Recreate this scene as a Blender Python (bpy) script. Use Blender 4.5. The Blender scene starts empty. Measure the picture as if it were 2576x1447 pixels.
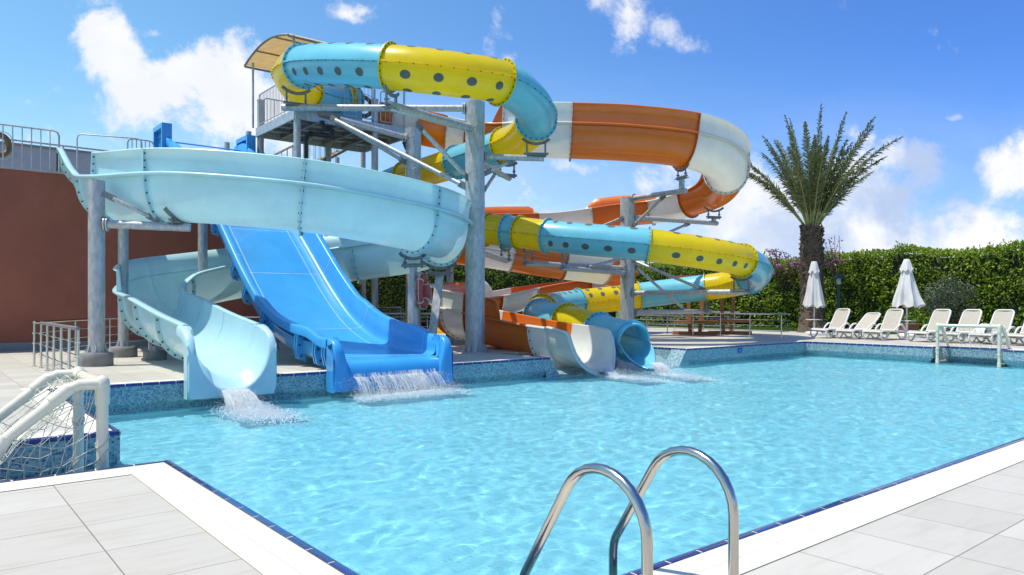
import bpy, math, random
from mathutils import Vector, Matrix, noise
SC = bpy.context.scene
COL = SC.collection
R = random.Random(11)
PI = math.pi
# ---------------------------------------------------------------- camera frame helpers
F, CX, HY, H = 1857.0, 1288.0, 763.0, 1.25
def at(px, py, Y): return Vector(((px - CX) / F * Y, Y, H - (py - HY) / F * Y))
def pz(px, z, Y): return Vector(((px - CX) / F * Y, Y, z))
ALPHA = math.atan2(.633, .774)
A = Vector((math.cos(ALPHA), math.sin(ALPHA), 0)); B = Vector((-A.y, A.x, 0)); Z = Vector((0, 0, 1))
def uv(u, v, z=0.0): return A * u + B * v + Z * z
def touv(p): return (p.dot(A), p.dot(B), p.z)

# ---------------------------------------------------------------- mesh builder
BASE = {}
class MB:
    def __init__(s): s.v = []; s.f = []; s.m = []; s.s = []
    def add(s, vs, fs, m=0, sm=False):
        o = len(s.v); s.v += [tuple(q) for q in vs]
        for f in fs: s.f.append([o + i for i in f]); s.m.append(m); s.s.append(sm)
    def quad(s, a, b, c, d, m=0, sm=False): s.add([a, b, c, d], [(0, 1, 2, 3)], m, sm)
    def box(s, c, ax, ay, az, m=0):
        c = Vector(c); vs = []
        for k in (-1, 1):
            for (i, j) in ((-1, -1), (1, -1), (1, 1), (-1, 1)): vs.append(c + ax * i + ay * j + az * k)
        s.add(vs, [(3, 2, 1, 0), (4, 5, 6, 7), (0, 1, 5, 4), (1, 2, 6, 5), (2, 3, 7, 6), (3, 0, 4, 7)], m)
    def abox(s, x0, y0, z0, x1, y1, z1, m=0, bev=0):
        c = Vector(((x0 + x1) / 2, (y0 + y1) / 2, (z0 + z1) / 2))
        s.box(c, Vector(((x1 - x0) / 2, 0, 0)), Vector((0, (y1 - y0) / 2, 0)), Vector((0, 0, (z1 - z0) / 2)), m)
    def ubox(s, u0, v0, z0, u1, v1, z1, m=0):
        s.box(uv((u0 + u1) / 2, (v0 + v1) / 2, (z0 + z1) / 2), A * ((u1 - u0) / 2), B * ((v1 - v0) / 2), Z * ((z1 - z0) / 2), m)
    def grid(s, rows, closed=False, m=0, sm=True):
        n = len(rows[0]); vs = [p for r in rows for p in r]; fs = []
        for i in range(len(rows) - 1):
            for j in range(n if closed else n - 1):
                k = (j + 1) % n
                fs.append((i * n + j, i * n + k, (i + 1) * n + k, (i + 1) * n + j))
        s.add(vs, fs, m, sm)
    def tube(s, pts, r, n=10, m=0, caps=True, sm=True):
        pts = [Vector(p) for p in pts]; N = len(pts)
        rs = r if isinstance(r, (list, tuple)) else [r] * N
        rows = []; ref = None
        for i, p in enumerate(pts):
            t = (pts[min(i + 1, N - 1)] - pts[max(i - 1, 0)]).normalized()
            if ref is None:
                ref = t.cross(Z if abs(t.z) < .95 else Vector((1, 0, 0))).normalized()
            ref = (ref - t * ref.dot(t)).normalized()
            b = t.cross(ref)
            rows.append([p + (ref * math.cos(a) + b * math.sin(a)) * rs[i] for a in [2 * PI * k / n for k in range(n)]])
        s.grid(rows, True, m, sm)
        if caps:
            s.add(rows[0], [tuple(range(n - 1, -1, -1))], m); s.add(rows[-1], [tuple(range(n))], m)
    def lathe(s, c, prof, n=16, m=0, sm=True, ax=None, caps=True):
        c = Vector(c); az = (ax or Z).normalized()
        e1 = az.cross(Vector((1, 0, 0)) if abs(az.x) < .9 else Vector((0, 1, 0))).normalized(); e2 = az.cross(e1)
        rows = [[c + az * z + (e1 * math.cos(2 * PI * k / n) + e2 * math.sin(2 * PI * k / n)) * r for k in range(n)] for r, z in prof]
        s.grid(rows, True, m, sm)
        if caps:
            if prof[0][0] > 1e-4: s.add(rows[0], [tuple(range(n - 1, -1, -1))], m)
            if prof[-1][0] > 1e-4: s.add(rows[-1], [tuple(range(n))], m)
    def bolt(s, p, ax, r=.018, h=.014, m=1):
        s.lathe(p, [(r, 0), (r, h)], 6, m, False, ax)
    def build(s, name, mats, parent=None, loc=None, frame=None):
        me = bpy.data.meshes.new(name)
        if parent is not None: b = BASE.get(parent.name, Vector((0, 0, 0)))
        elif loc is not None: b = Vector(loc)
        else: b = Vector((0, 0, 0))
        me.from_pydata([(x - b.x, y - b.y, z - b.z) for x, y, z in s.v], [], s.f)
        for q in (mats if isinstance(mats, (list, tuple)) else [mats]): me.materials.append(q)
        me.polygons.foreach_set('material_index', s.m); me.polygons.foreach_set('use_smooth', s.s)
        me.update()
        o = bpy.data.objects.new(name, me); COL.objects.link(o)
        if parent is not None: o.parent = parent
        else: o.location = b
        if frame == 'uv': o.rotation_euler = (0, 0, ALPHA)
        BASE[o.name] = b
        return o
def tag(o, label=None, cat=None, group=None, kind=None):
    if label: o['label'] = label
    if cat: o['category'] = cat
    if group: o['group'] = group
    if kind: o['kind'] = kind
    return o
def thing(name, label, cat, loc=(0, 0, 0), group=None):
    o = bpy.data.objects.new(name, None); COL.objects.link(o)
    o.empty_display_size = .2; o.location = loc; BASE[o.name] = Vector(loc)
    return tag(o, label, cat, group)
def copy_tree(o, parent=None):
    c = o.copy(); COL.objects.link(c)
    if parent is not None: c.parent = parent
    for ch in list(o.children): copy_tree(ch, c)
    return c
def smooth01(x): x = max(0.0, min(1.0, x)); return x * x * (3 - 2 * x)

# ---------------------------------------------------------------- materials
class NT:
    def __init__(s, m): s.t = m.node_tree; s.t.nodes.clear()
    def n(s, typ, **kw):
        nd = s.t.nodes.new(typ)
        for k, v in kw.items():
            if k.startswith('i_'):
                key = k[2:]; key = int(key) if key.isdigit() else key.replace('_', ' ')
                nd.inputs[key].default_value = v
            else: setattr(nd, k, v)
        return nd
    def l(s, a, b): s.t.links.new(a, b)
    def math(s, op, a, b=None, clamp=False):
        nd = s.t.nodes.new('ShaderNodeMath'); nd.operation = op; nd.use_clamp = clamp
        for i, q in enumerate((a, b)):
            if q is None: continue
            if isinstance(q, (int, float)): nd.inputs[i].default_value = q
            else: s.l(q, nd.inputs[i])
        return nd.outputs[0]
    def ramp(s, fac, stops):
        nd = s.t.nodes.new('ShaderNodeValToRGB'); e = nd.color_ramp.elements
        while len(e) < len(stops): e.new(.5)
        for el, (p, c) in zip(e, stops): el.position = p; el.color = (*c, 1) if len(c) == 3 else c
        s.l(fac, nd.inputs[0]); return nd.outputs[0]
    def mix(s, fac, a, b, typ='MIX'):
        nd = s.t.nodes.new('ShaderNodeMix'); nd.data_type = 'RGBA'; nd.blend_type = typ; nd.clamp_factor = True
        for i, q in ((0, fac), (6, a), (7, b)):
            if isinstance(q, (int, float)): nd.inputs[i].default_value = q
            elif isinstance(q, tuple): nd.inputs[i].default_value = (*q, 1) if len(q) == 3 else q
            else: s.l(q, nd.inputs[i])
        return nd.outputs[2]
def new_mat(name):
    m = bpy.data.materials.new(name); m.use_nodes = True; return m, NT(m)
def mat(name, col, rough=.5, metal=0., coat=0., var=.12, scale=2.5, stretch=(1, 1, 1), bump=0., bscale=60., trans=0., dirt=None, dscale=1.2, dthr=.55, rvar=.1, spec=.5):
    m, t = new_mat(name)
    tc = t.n('ShaderNodeTexCoord'); mp = t.n('ShaderNodeMapping'); mp.inputs['Scale'].default_value = stretch
    t.l(tc.outputs['Object'], mp.inputs[0])
    nz = t.n('ShaderNodeTexNoise', i_Scale=scale, i_Detail=6.0, i_Roughness=.6); t.l(mp.outputs[0], nz.inputs['Vector'])
    f = nz.outputs[0]
    lo = tuple(max(0, c * (1 - var)) for c in col); hi = tuple(min(1, c * (1 + var)) for c in col)
    c = t.ramp(f, [(.3, lo), (.7, hi)])
    if dirt:
        n2 = t.n('ShaderNodeTexNoise', i_Scale=dscale, i_Detail=8.0, i_Roughness=.65); t.l(tc.outputs['Object'], n2.inputs['Vector'])
        k = t.ramp(n2.outputs[0], [(dthr, (0, 0, 0)), (min(1, dthr + .2), (.6, .6, .6))])
        c = t.mix(k, c, dirt)
    b = t.n('ShaderNodeBsdfPrincipled'); t.l(c, b.inputs['Base Color'])
    b.inputs['Metallic'].default_value = metal; b.inputs['Coat Weight'].default_value = coat; b.inputs['Coat Roughness'].default_value = .06
    b.inputs['Specular IOR Level'].default_value = spec
    rr = t.n('ShaderNodeMapRange'); rr.inputs[3].default_value = max(.02, rough - rvar); rr.inputs[4].default_value = min(1, rough + rvar)
    t.l(f, rr.inputs[0]); t.l(rr.outputs[0], b.inputs['Roughness'])
    if bump:
        n3 = t.n('ShaderNodeTexNoise', i_Scale=bscale, i_Detail=4.0); t.l(tc.outputs['Object'], n3.inputs['Vector'])
        bp = t.n('ShaderNodeBump', i_Strength=bump, i_Distance=.02); t.l(n3.outputs[0], bp.inputs['Height']); t.l(bp.outputs[0], b.inputs['Normal'])
    out = t.n('ShaderNodeOutputMaterial'); sh = b.outputs[0]
    if trans:
        tr = t.n('ShaderNodeBsdfTranslucent'); t.l(c, tr.inputs[0])
        mx = t.n('ShaderNodeMixShader', i_Fac=trans); t.l(b.outputs[0], mx.inputs[1]); t.l(tr.outputs[0], mx.inputs[2]); sh = mx.outputs[0]
    t.l(sh, out.inputs[0]); return m
def fib(name, col, trans=.12, var=.06):
    return mat(name, col, .32, 0, .4, var, 1.6, (1, 1, 1), .02, 9, trans, rvar=.1, dirt=tuple(c * .86 + .02 for c in col), dscale=2.3, dthr=.52)
M = {}
M['cyan'] = fib('pale_cyan_fibreglass', (.54, .80, .83), .16)
M['blue'] = fib('royal_blue_fibreglass', (.045, .35, .74), .06, .1)
M['tblue'] = fib('sky_blue_fibreglass', (.19, .60, .74), .18)
M['yellow'] = fib('yellow_fibreglass', (.95, .75, .006), .45)
M['orange'] = fib('orange_fibreglass', (.68, .155, .010), .10)
M['white'] = fib('white_fibreglass', (.74, .74, .68), .2, .05)
M['seam'] = mat('pale_sealant', (.42, .64, .84), .6, var=.15)
M['porthole'] = mat('smoky_acrylic', (.11, .13, .12), .5, 0, 0, .2, 8, spec=.25)
M['bolt'] = mat('dark_bolt_steel', (.07, .075, .08), .45, .6, var=.2)
M['galv'] = mat('galvanised_steel', (.46, .465, .46), .45, .35, 0, .28, 14, (1, 1, .35), .03, 40, dirt=(.25, .27, .29), dscale=3, dthr=.6)
M['galvdark'] = mat('weathered_bracket_steel', (.22, .225, .225), .5, .4, 0, .3, 10)
M['stainless'] = mat('polished_stainless', (.62, .61, .58), .14, 1.0, 0, .06, 6, rvar=.05)
M['chrome'] = mat('ladder_stainless', (.54, .51, .46), .19, 1.0, 0, .08, 20, (1, 1, .2), .01, 150, rvar=.05)
M['concrete'] = mat('cast_concrete', (.23, .22, .205), .9, 0, 0, .3, 6, (1, 1, 1), .35, 40, dirt=(.14, .13, .12), dscale=3)
M['black'] = mat('black_plastic_pipe', (.02, .022, .026), .4)
M['canvas'] = mat('tan_canvas', (.80, .64, .38), .85, 0, 0, .1, 3, (1, 6, 1), .1, 30, trans=.6)
M['trim'] = mat('grey_steel_trim', (.22, .21, .20), .5, .3)
M['plank'] = mat('beige_panel', (.55, .50, .42), .8, 0, 0, .15, 3)
M['pvc'] = mat('white_pvc_pipe', (.75, .70, .55), .32, 0, .25, .06, 5, dirt=(.62, .55, .36), dscale=4, dthr=.58)
M['net'] = mat('net_cord', (.66, .62, .52), .9, var=.2, scale=20)
M['plastic'] = mat('white_resin', (.68, .67, .63), .38, 0, .15, .04, 4)
M['sling'] = mat('beige_mesh_fabric', (.44, .40, .34), .85, 0, 0, .08, 12, (1, 1, 1), .2, 220)
M['cloth'] = mat('white_canvas', (.74, .73, .71), .9, 0, 0, .05, 3, (1, 1, 1), .06, 20, trans=.18)
M['terracotta'] = mat('terracotta', (.36, .14, .075), .85, var=.2)
M['wood'] = mat('stained_timber', (.34, .135, .045), .6, 0, 0, .3, 3, (1, 1, 9), .1, 20)
M['lamp'] = mat('dark_green_metal', (.025, .075, .065), .4, .2)
M['lampglass'] = mat('lamp_glass', (.5, .55, .55), .2)
M['red'] = mat('faded_red_plastic', (.50, .07, .055), .5, var=.2)
M['buoytan'] = mat('weathered_brown_ring', (.16, .105, .05), .6, var=.3)
M['rope'] = mat('pale_rope', (.62, .56, .36), .9)
M['signyellow'] = mat('yellow_plastic_sign', (.75, .50, .02), .5)
M['brown'] = mat('terracotta_render', (.33, .112, .07), .9, 0, 0, .1, .9, (1, 1, .5), .12, 90, dirt=(.25, .085, .055), dscale=.8, dthr=.45)
M['plinth'] = mat('grey_stone_plinth', (.26, .25, .24), .85, var=.15)
M['greywall'] = mat('grey_render', (.34, .35, .37), .9, var=.08)
M['roof'] = mat('roof_screed', (.42, .41, .39), .9)
M['bark'] = mat('palm_bark', (.115, .085, .06), .95, 0, 0, .5, 9, (1, 1, 2.5), .8, 25)
M['rachis'] = mat('palm_rachis', (.30, .33, .12), .6)
M['plaque'] = mat('blue_plaque', (.01, .06, .38), .3)
M['plaquemark'] = mat('pale_blue_mark', (.16, .38, .75), .4)
M['lawn'] = mat('lawn_soil', (.07, .12, .025), .95, var=.4, scale=8)
M['kerb'] = mat('kerb_stone', (.42, .40, .37), .85, var=.15)
def leafmat(name, c1, c2, c3, trans=.3, rough=.45):
    m, t = new_mat(name)
    g = t.n('ShaderNodeNewGeometry'); tc = t.n('ShaderNodeTexCoord')
    nz = t.n('ShaderNodeTexNoise', i_Scale=.75, i_Detail=5.0); t.l(tc.outputs['Object'], nz.inputs['Vector'])
    f = t.math('ADD', t.math('MULTIPLY', g.outputs['Random Per Island'], .6), t.math('MULTIPLY', nz.outputs[0], .55))
    c = t.ramp(f, [(.15, c1), (.5, c2), (.9, c3)])
    b = t.n('ShaderNodeBsdfPrincipled'); t.l(c, b.inputs['Base Color']); b.inputs['Roughness'].default_value = rough
    tr = t.n('ShaderNodeBsdfTranslucent'); t.l(c, tr.inputs[0])
    mx = t.n('ShaderNodeMixShader', i_Fac=trans); t.l(b.outputs[0], mx.inputs[1]); t.l(tr.outputs[0], mx.inputs[2])
    out = t.n('ShaderNodeOutputMaterial'); t.l(mx.outputs[0], out.inputs[0]); return m
M['hedge'] = leafmat('hedge_leaf', (.055, .105, .010), (.17, .275, .022), (.42, .53, .045), .4)
M['hedgecore'] = mat('hedge_twigs', (.018, .026, .008), .95, var=.4, scale=10)
M['olive'] = leafmat('olive_leaf', (.075, .10, .06), (.14, .18, .11), (.22, .27, .18), .2, .5)
M['palm'] = leafmat('palm_leaflet', (.06, .075, .028), (.13, .15, .06), (.25, .26, .12), .25, .4)
M['bract'] = leafmat('bougainvillea_bract', (.28, .05, .20), (.46, .10, .36), (.55, .22, .50), .4)
M['twig'] = mat('brown_twig', (.11, .075, .045), .9)
M['grass'] = leafmat('grass_blade', (.05, .10, .012), (.085, .16, .02), (.13, .22, .035), .3)

def deck_mat():
    m, t = new_mat('porcelain_deck_tile')
    tc = t.n('ShaderNodeTexCoord'); mp = t.n('ShaderNodeMapping'); mp.inputs['Location'].default_value = (-.77 + .54 * 8, -1.43 + .55 * 8, 0)
    t.l(tc.outputs['Object'], mp.inputs[0])
    br = t.n('ShaderNodeTexBrick', offset=0.0, squash=1.0); t.l(mp.outputs[0], br.inputs['Vector'])
    for k, v in (('Scale', 1.0), ('Mortar Size', .0035), ('Mortar Smooth', .2), ('Bias', 0.), ('Brick Width', .54), ('Row Height', .55)): br.inputs[k].default_value = v
    br.inputs['Color1'].default_value = (.465, .43, .365, 1); br.inputs['Color2'].default_value = (.545, .51, .445, 1); br.inputs['Mortar'].default_value = (.20, .17, .13, 1)
    st = t.n('ShaderNodeMapping'); st.inputs['Scale'].default_value = (1.2, 6, 1); t.l(tc.outputs['Object'], st.inputs[0])
    n1 = t.n('ShaderNodeTexNoise', i_Scale=1.6, i_Detail=7.0, i_Roughness=.62, i_Distortion=.4); t.l(st.outputs[0], n1.inputs['Vector'])
    k = t.ramp(n1.outputs[0], [(.3, (.90, .89, .87)), (.52, (1, 1, 1)), (.72, (1.0, 1.0, 1.0))])
    c = t.mix(1.0, br.outputs[0], k, 'MULTIPLY')
    n2 = t.n('ShaderNodeTexNoise', i_Scale=.5, i_Detail=9.0, i_Roughness=.7); t.l(tc.outputs['Object'], n2.inputs['Vector'])
    c = t.mix(t.ramp(n2.outputs[0], [(.5, (0, 0, 0)), (.75, (.4, .4, .4))]), c, (.41, .385, .33))
    b = t.n('ShaderNodeBsdfPrincipled'); t.l(c, b.inputs['Base Color']); b.inputs['Roughness'].default_value = .55
    bp = t.n('ShaderNodeBump', i_Strength=.25, i_Distance=.004); bp.invert = True; t.l(br.outputs[1], bp.inputs['Height']); t.l(bp.outputs[0], b.inputs['Normal'])
    t.l(b.outputs[0], t.n('ShaderNodeOutputMaterial').inputs[0]); return m
def coping_mat():
    m, t = new_mat('cream_coping_tile')
    tc = t.n('ShaderNodeTexCoord')
    br = t.n('ShaderNodeTexBrick', offset=0.0, squash=1.0); t.l(tc.outputs['Object'], br.inputs['Vector'])
    for k, v in (('Scale', 1.0), ('Mortar Size', .0025), ('Mortar Smooth', .3), ('Brick Width', .35), ('Row Height', .35)): br.inputs[k].default_value = v
    br.inputs['Color1'].default_value = (.66, .62, .51, 1); br.inputs['Color2'].default_value = (.71, .67, .56, 1); br.inputs['Mortar'].default_value = (.42, .37, .27, 1)
    n2 = t.n('ShaderNodeTexNoise', i_Scale=1.7, i_Detail=8.0, i_Roughness=.7); t.l(tc.outputs['Object'], n2.inputs['Vector'])
    c = t.mix(t.ramp(n2.outputs[0], [(.55, (0, 0, 0)), (.8, (.5, .5, .5))]), br.outputs[0], (.68, .62, .46))
    b = t.n('ShaderNodeBsdfPrincipled'); t.l(c, b.inputs['Base Color']); b.inputs['Roughness'].default_value = .6
    t.l(b.outputs[0], t.n('ShaderNodeOutputMaterial').inputs[0]); return m
def mosaic_mat(name='glass_mosaic', cell=.026):
    m, t = new_mat(name)
    tc = t.n('ShaderNodeTexCoord')
    sc = t.n('ShaderNodeVectorMath', operation='SCALE'); t.l(tc.outputs['Object'], sc.inputs[0]); sc.inputs['Scale'].default_value = 1 / cell
    ad = t.n('ShaderNodeVectorMath', operation='ADD'); t.l(sc.outputs[0], ad.inputs[0]); ad.inputs[1].default_value = (.37, .41, .29)
    fl = t.n('ShaderNodeVectorMath', operation='FLOOR'); t.l(ad.outputs[0], fl.inputs[0])
    wn = t.n('ShaderNodeTexWhiteNoise', noise_dimensions='3D'); t.l(fl.outputs[0], wn.inputs['Vector'])
    c = t.ramp(wn.outputs[0], [(0, (.05, .12, .21)), (.12, (.09, .20, .29)), (.3, (.16, .30, .38)), (.6, (.25, .40, .45)), (.85, (.33, .47, .50)), (1, (.43, .53, .50))])
    fr = t.n('ShaderNodeVectorMath', operation='FRACTION'); t.l(ad.outputs[0], fr.inputs[0])
    sp = t.n('ShaderNodeSeparateXYZ'); t.l(fr.outputs[0], sp.inputs[0])
    g = t.n('ShaderNodeNewGeometry'); ns = t.n('ShaderNodeSeparateXYZ'); 
    vt = t.n('ShaderNodeVectorTransform', vector_type='NORMAL', convert_from='WORLD', convert_to='OBJECT'); t.l(g.outputs['True Normal'], vt.inputs[0]); t.l(vt.outputs[0], ns.inputs[0])
    grout = None
    for i in range(3):
        e = t.math('ABSOLUTE', t.math('SUBTRACT', sp.outputs[i], .5))
        k = t.math('MULTIPLY', t.math('GREATER_THAN', e, .44), t.math('LESS_THAN', t.math('ABSOLUTE', ns.outputs[i]), .6))
        grout = k if grout is None else t.math('MAXIMUM', grout, k)
    c = t.mix(grout, c, (.33, .43, .45))
    n2 = t.n('ShaderNodeTexNoise', i_Scale=2.2, i_Detail=6.0); t.l(tc.outputs['Object'], n2.inputs['Vector'])
    c = t.mix(t.ramp(n2.outputs[0], [(.58, (0, 0, 0)), (.75, (.35, .35, .35))]), c, (.20, .24, .18))
    b = t.n('ShaderNodeBsdfPrincipled'); t.l(c, b.inputs['Base Color']); b.inputs['Roughness'].default_value = .22
    t.l(b.outputs[0], t.n('ShaderNodeOutputMaterial').inputs[0]); return m
def poolfloor_mat():
    m, t = new_mat('pale_blue_pool_tile')
    tc = t.n('ShaderNodeTexCoord')
    br = t.n('ShaderNodeTexBrick', offset=0.0, squash=1.0); t.l(tc.outputs['Object'], br.inputs['Vector'])
    for k, v in (('Scale', 1.0), ('Mortar Size', .006), ('Mortar Smooth', .5), ('Brick Width', .25), ('Row Height', .25)): br.inputs[k].default_value = v
    br.inputs['Color1'].default_value = (.42, .87, .97, 1); br.inputs['Color2'].default_value = (.47, .90, .98, 1); br.inputs['Mortar'].default_value = (.36, .80, .92, 1)
    b = t.n('ShaderNodeBsdfPrincipled'); t.l(br.outputs[0], b.inputs['Base Color']); b.inputs['Roughness'].default_value = .6
    t.l(b.outputs[0], t.n('ShaderNodeOutputMaterial').inputs[0]); return m
def navy_mat():
    return mat('navy_glazed_tile', (.012, .03, .18), .16, 0, .5, .25, 4, rvar=.06)
M['deck'] = deck_mat(); M['coping'] = coping_mat(); M['mosaic'] = mosaic_mat(); M['poolfloor'] = poolfloor_mat(); M['navy'] = navy_mat()
M['grout'] = mat('pale_grout', (.66, .62, .52), .9)
# ---------------------------------------------------------------- camera, sun, sky
cam = bpy.data.cameras.new('camera'); co = bpy.data.objects.new('camera', cam); COL.objects.link(co)
co.location = (0, 0, H); co.rotation_euler = (PI / 2, 0, 0)
cam.sensor_width = 36; cam.lens = F / 2576 * 36; cam.shift_y = (HY - 723.5) / 2576; cam.clip_end = 3000; cam.clip_start = .05
SC.camera = co
SUN_AZ = Vector((-.96, -.25, 0)).normalized(); SUN_EL = math.radians(69)
sd = SUN_AZ * math.cos(SUN_EL) + Z * math.sin(SUN_EL)
sun = bpy.data.lights.new('sun', 'SUN'); so = bpy.data.objects.new('sun', sun); COL.objects.link(so)
sun.energy = 4.1; sun.angle = math.radians(.53); sun.color = (1, .945, .83)
so.rotation_euler = sd.to_track_quat('Z', 'Y').to_euler(); so.location = (0, 0, 30)
vs = SC.view_settings; vs.view_transform = 'Standard'; vs.look = 'None'; vs.gamma = 1; vs.exposure = 0.32; vs.use_curve_mapping = False
W = bpy.data.worlds.new('World'); SC.world = W; W.use_nodes = True
t = NT(W)
sky = t.n('ShaderNodeTexSky', sky_type='NISHITA', sun_disc=False); sky.sun_elevation = SUN_EL
sky.sun_rotation = math.atan2(SUN_AZ.x, SUN_AZ.y); sky.altitude = 0; sky.air_density = 1.0; sky.dust_density = .7; sky.ozone_density = 2.2
tc = t.n('ShaderNodeTexCoord'); sp = t.n('ShaderNodeSeparateXYZ'); t.l(tc.outputs['Generated'], sp.inputs[0])
den = t.math('MAXIMUM', t.math('ABSOLUTE', sp.outputs[1]), .2)
s_ = t.math('DIVIDE', sp.outputs[0], den); t_ = t.math('DIVIDE', sp.outputs[2], den)
cv = t.n('ShaderNodeCombineXYZ'); t.l(s_, cv.inputs[0]); t.l(t_, cv.inputs[1])
wz = t.n('ShaderNodeTexNoise', i_Scale=5.0, i_Detail=4.0, i_Roughness=.55); t.l(cv.outputs[0], wz.inputs['Vector'])
wsub = t.n('ShaderNodeVectorMath', operation='SUBTRACT'); t.l(wz.outputs['Color'], wsub.inputs[0]); wsub.inputs[1].default_value = (.5, .5, .5)
wsc = t.n('ShaderNodeVectorMath', operation='SCALE'); t.l(wsub.outputs[0], wsc.inputs[0]); wsc.inputs['Scale'].default_value = .13
wp = t.n('ShaderNodeVectorMath', operation='ADD'); t.l(cv.outputs[0], wp.inputs[0]); t.l(wsc.outputs[0], wp.inputs[1])
# clouds standing low over the horizon: (bearing, height) in photo-like degrees of the view, size, weight
CL = [(270, 95, 75, 60, .95), (330, 160, 120, 85, 1.0), (440, 230, 160, 100, 1.05), (560, 215, 120, 110, 1.05), (600, 270, 150, 90, 1.0), (330, 290, 160, 45, .5), (480, 310, 200, 70, .75),
      (120, 215, 190, 18, .45), (405, 75, 50, 22, .55), (900, 15, 70, 30, .5), (1250, 95, 30, 60, .5), (1290, 150, 30, 40, .5), (1560, 60, 60, 60, .5), (1670, 100, 70, 45, .42),
      (1500, 10, 50, 40, .5), (1480, 430, 110, 22, .75), (1640, 460, 130, 45, .7), (1560, 490, 160, 60, .35), (1900, 520, 150, 110, 1.05), (1960, 590, 280, 90, 1.0), (1750, 600, 160, 55, .7), (2190, 470, 120, 100, 1.0),
      (2130, 590, 260, 80, 1.0), (2420, 610, 260, 50, .9), (2330, 430, 90, 55, .9), (2270, 480, 70, 60, .9), (2430, 540, 150, 45, .75), (2400, 510, 70, 22, .8), (2540, 450, 100, 70, .8), (2380, 620, 260, 45, .8), (2560, 600, 120, 40, .6),
      (2395, 318, 28, 9, .55), (1250, 520, 120, 26, .55), (700, 480, 260, 50, .5), (820, 600, 300, 50, .5), (2620, 400, 80, 60, .7), (-250, 350, 200, 90, .9), (2900, 420, 260, 120, 1)]
cl = None
for (px, py, rx, ry, w) in CL:
    sb = t.n('ShaderNodeVectorMath', operation='SUBTRACT'); t.l(wp.outputs[0], sb.inputs[0]); sb.inputs[1].default_value = ((px - CX) / F, (HY - py) / F, 0)
    ml = t.n('ShaderNodeVectorMath', operation='MULTIPLY'); t.l(sb.outputs[0], ml.inputs[0]); ml.inputs[1].default_value = (F / rx * .62, F / ry * .62, 0)
    ln = t.n('ShaderNodeVectorMath', operation='LENGTH'); t.l(ml.outputs[0], ln.inputs[0])
    mr = t.n('ShaderNodeMapRange', interpolation_type='SMOOTHSTEP'); t.l(ln.outputs['Value'], mr.inputs[0])
    mr.inputs[1].default_value = 0; mr.inputs[2].default_value = 1.25; mr.inputs[3].default_value = w; mr.inputs[4].default_value = 0
    cl = mr.outputs[0] if cl is None else t.math('MAXIMUM', cl, mr.outputs[0])
n1 = t.n('ShaderNodeTexNoise', i_Scale=8.0, i_Detail=14.0, i_Roughness=.66, i_Distortion=.25); t.l(cv.outputs[0], n1.inputs['Vector'])
d_ = t.math('ADD', cl, t.math('MULTIPLY', t.math('SUBTRACT', n1.outputs[0], .5), 2.9))
dm = t.n('ShaderNodeMapRange', interpolation_type='SMOOTHSTEP'); t.l(d_, dm.inputs[0]); dm.inputs[1].default_value = .30; dm.inputs[2].default_value = .84
# light and shade inside the cloud mass
n2 = t.n('ShaderNodeTexNoise', i_Scale=7.0, i_Detail=8.0, i_Roughness=.55); 
of = t.n('ShaderNodeVectorMath', operation='ADD'); t.l(wp.outputs[0], of.inputs[0]); of.inputs[1].default_value = (.37, .11, 2.0); t.l(of.outputs[0], n2.inputs['Vector'])
right = t.n('ShaderNodeMapRange'); t.l(s_, right.inputs[0]); right.inputs[1].default_value = .1; right.inputs[2].default_value = .45
shd = t.math('MULTIPLY', t.n('ShaderNodeMapRange', interpolation_type='SMOOTHSTEP', i_1=.38, i_2=.60).outputs[0], 1.0)
smr = shd.node.inputs[0].links[0].from_node; t.l(n2.outputs[0], smr.inputs[0])
shd = t.math('MULTIPLY', shd, t.math('ADD', t.math('MULTIPLY', right.outputs[0], .8), .15))
ccol = t.mix(shd, (5.6, 5.55, 5.6), (2.6, 3.3, 4.7))
hs = t.n('ShaderNodeHueSaturation'); hs.inputs['Saturation'].default_value = 1.03; t.l(sky.outputs[0], hs.inputs['Color'])
tl = t.n('ShaderNodeMapRange', interpolation_type='SMOOTHSTEP'); t.l(s_, tl.inputs[0]); tl.inputs[1].default_value = -.75; tl.inputs[2].default_value = .75
tint = t.mix(tl.outputs[0], (.72, 1.0, 1.04), (.36, .61, 1.05))
base = t.mix(1.0, hs.outputs[0], tint, 'MULTIPLY')
base.node.clamp_factor = False
# thin high veil that whitens the low sky
veil = t.n('ShaderNodeMapRange', interpolation_type='SMOOTHSTEP'); t.l(t_, veil.inputs[0]); veil.inputs[1].default_value = .36; veil.inputs[2].default_value = .0; veil.inputs[3].default_value = 0; veil.inputs[4].default_value = .62
left = t.n('ShaderNodeMapRange'); t.l(s_, left.inputs[0]); left.inputs[1].default_value = .55; left.inputs[2].default_value = -.5; left.inputs[3].default_value = .58; left.inputs[4].default_value = 1.0
cmp_ = t.n('ShaderNodeMapping'); cmp_.inputs['Scale'].default_value = (1, 3.6, 1); cmp_.inputs['Rotation'].default_value = (0, 0, .12); t.l(wp.outputs[0], cmp_.inputs[0])
cn = t.n('ShaderNodeTexNoise', i_Scale=3.4, i_Detail=10.0, i_Roughness=.62, i_Distortion=.6); t.l(cmp_.outputs[0], cn.inputs['Vector'])
cw = t.n('ShaderNodeMapRange', interpolation_type='SMOOTHSTEP'); t.l(cn.outputs[0], cw.inputs[0]); cw.inputs[1].default_value = .36; cw.inputs[2].default_value = .68; cw.inputs[3].default_value = .62; cw.inputs[4].default_value = 1.35
vf = t.math('MULTIPLY', t.math('MULTIPLY', veil.outputs[0], left.outputs[0]), cw.outputs[0], True)
base = t.mix(vf, base, (4.4, 5.0, 5.6))
fin = t.mix(t.math('MULTIPLY', dm.outputs[0], .93), base, ccol)
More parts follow.
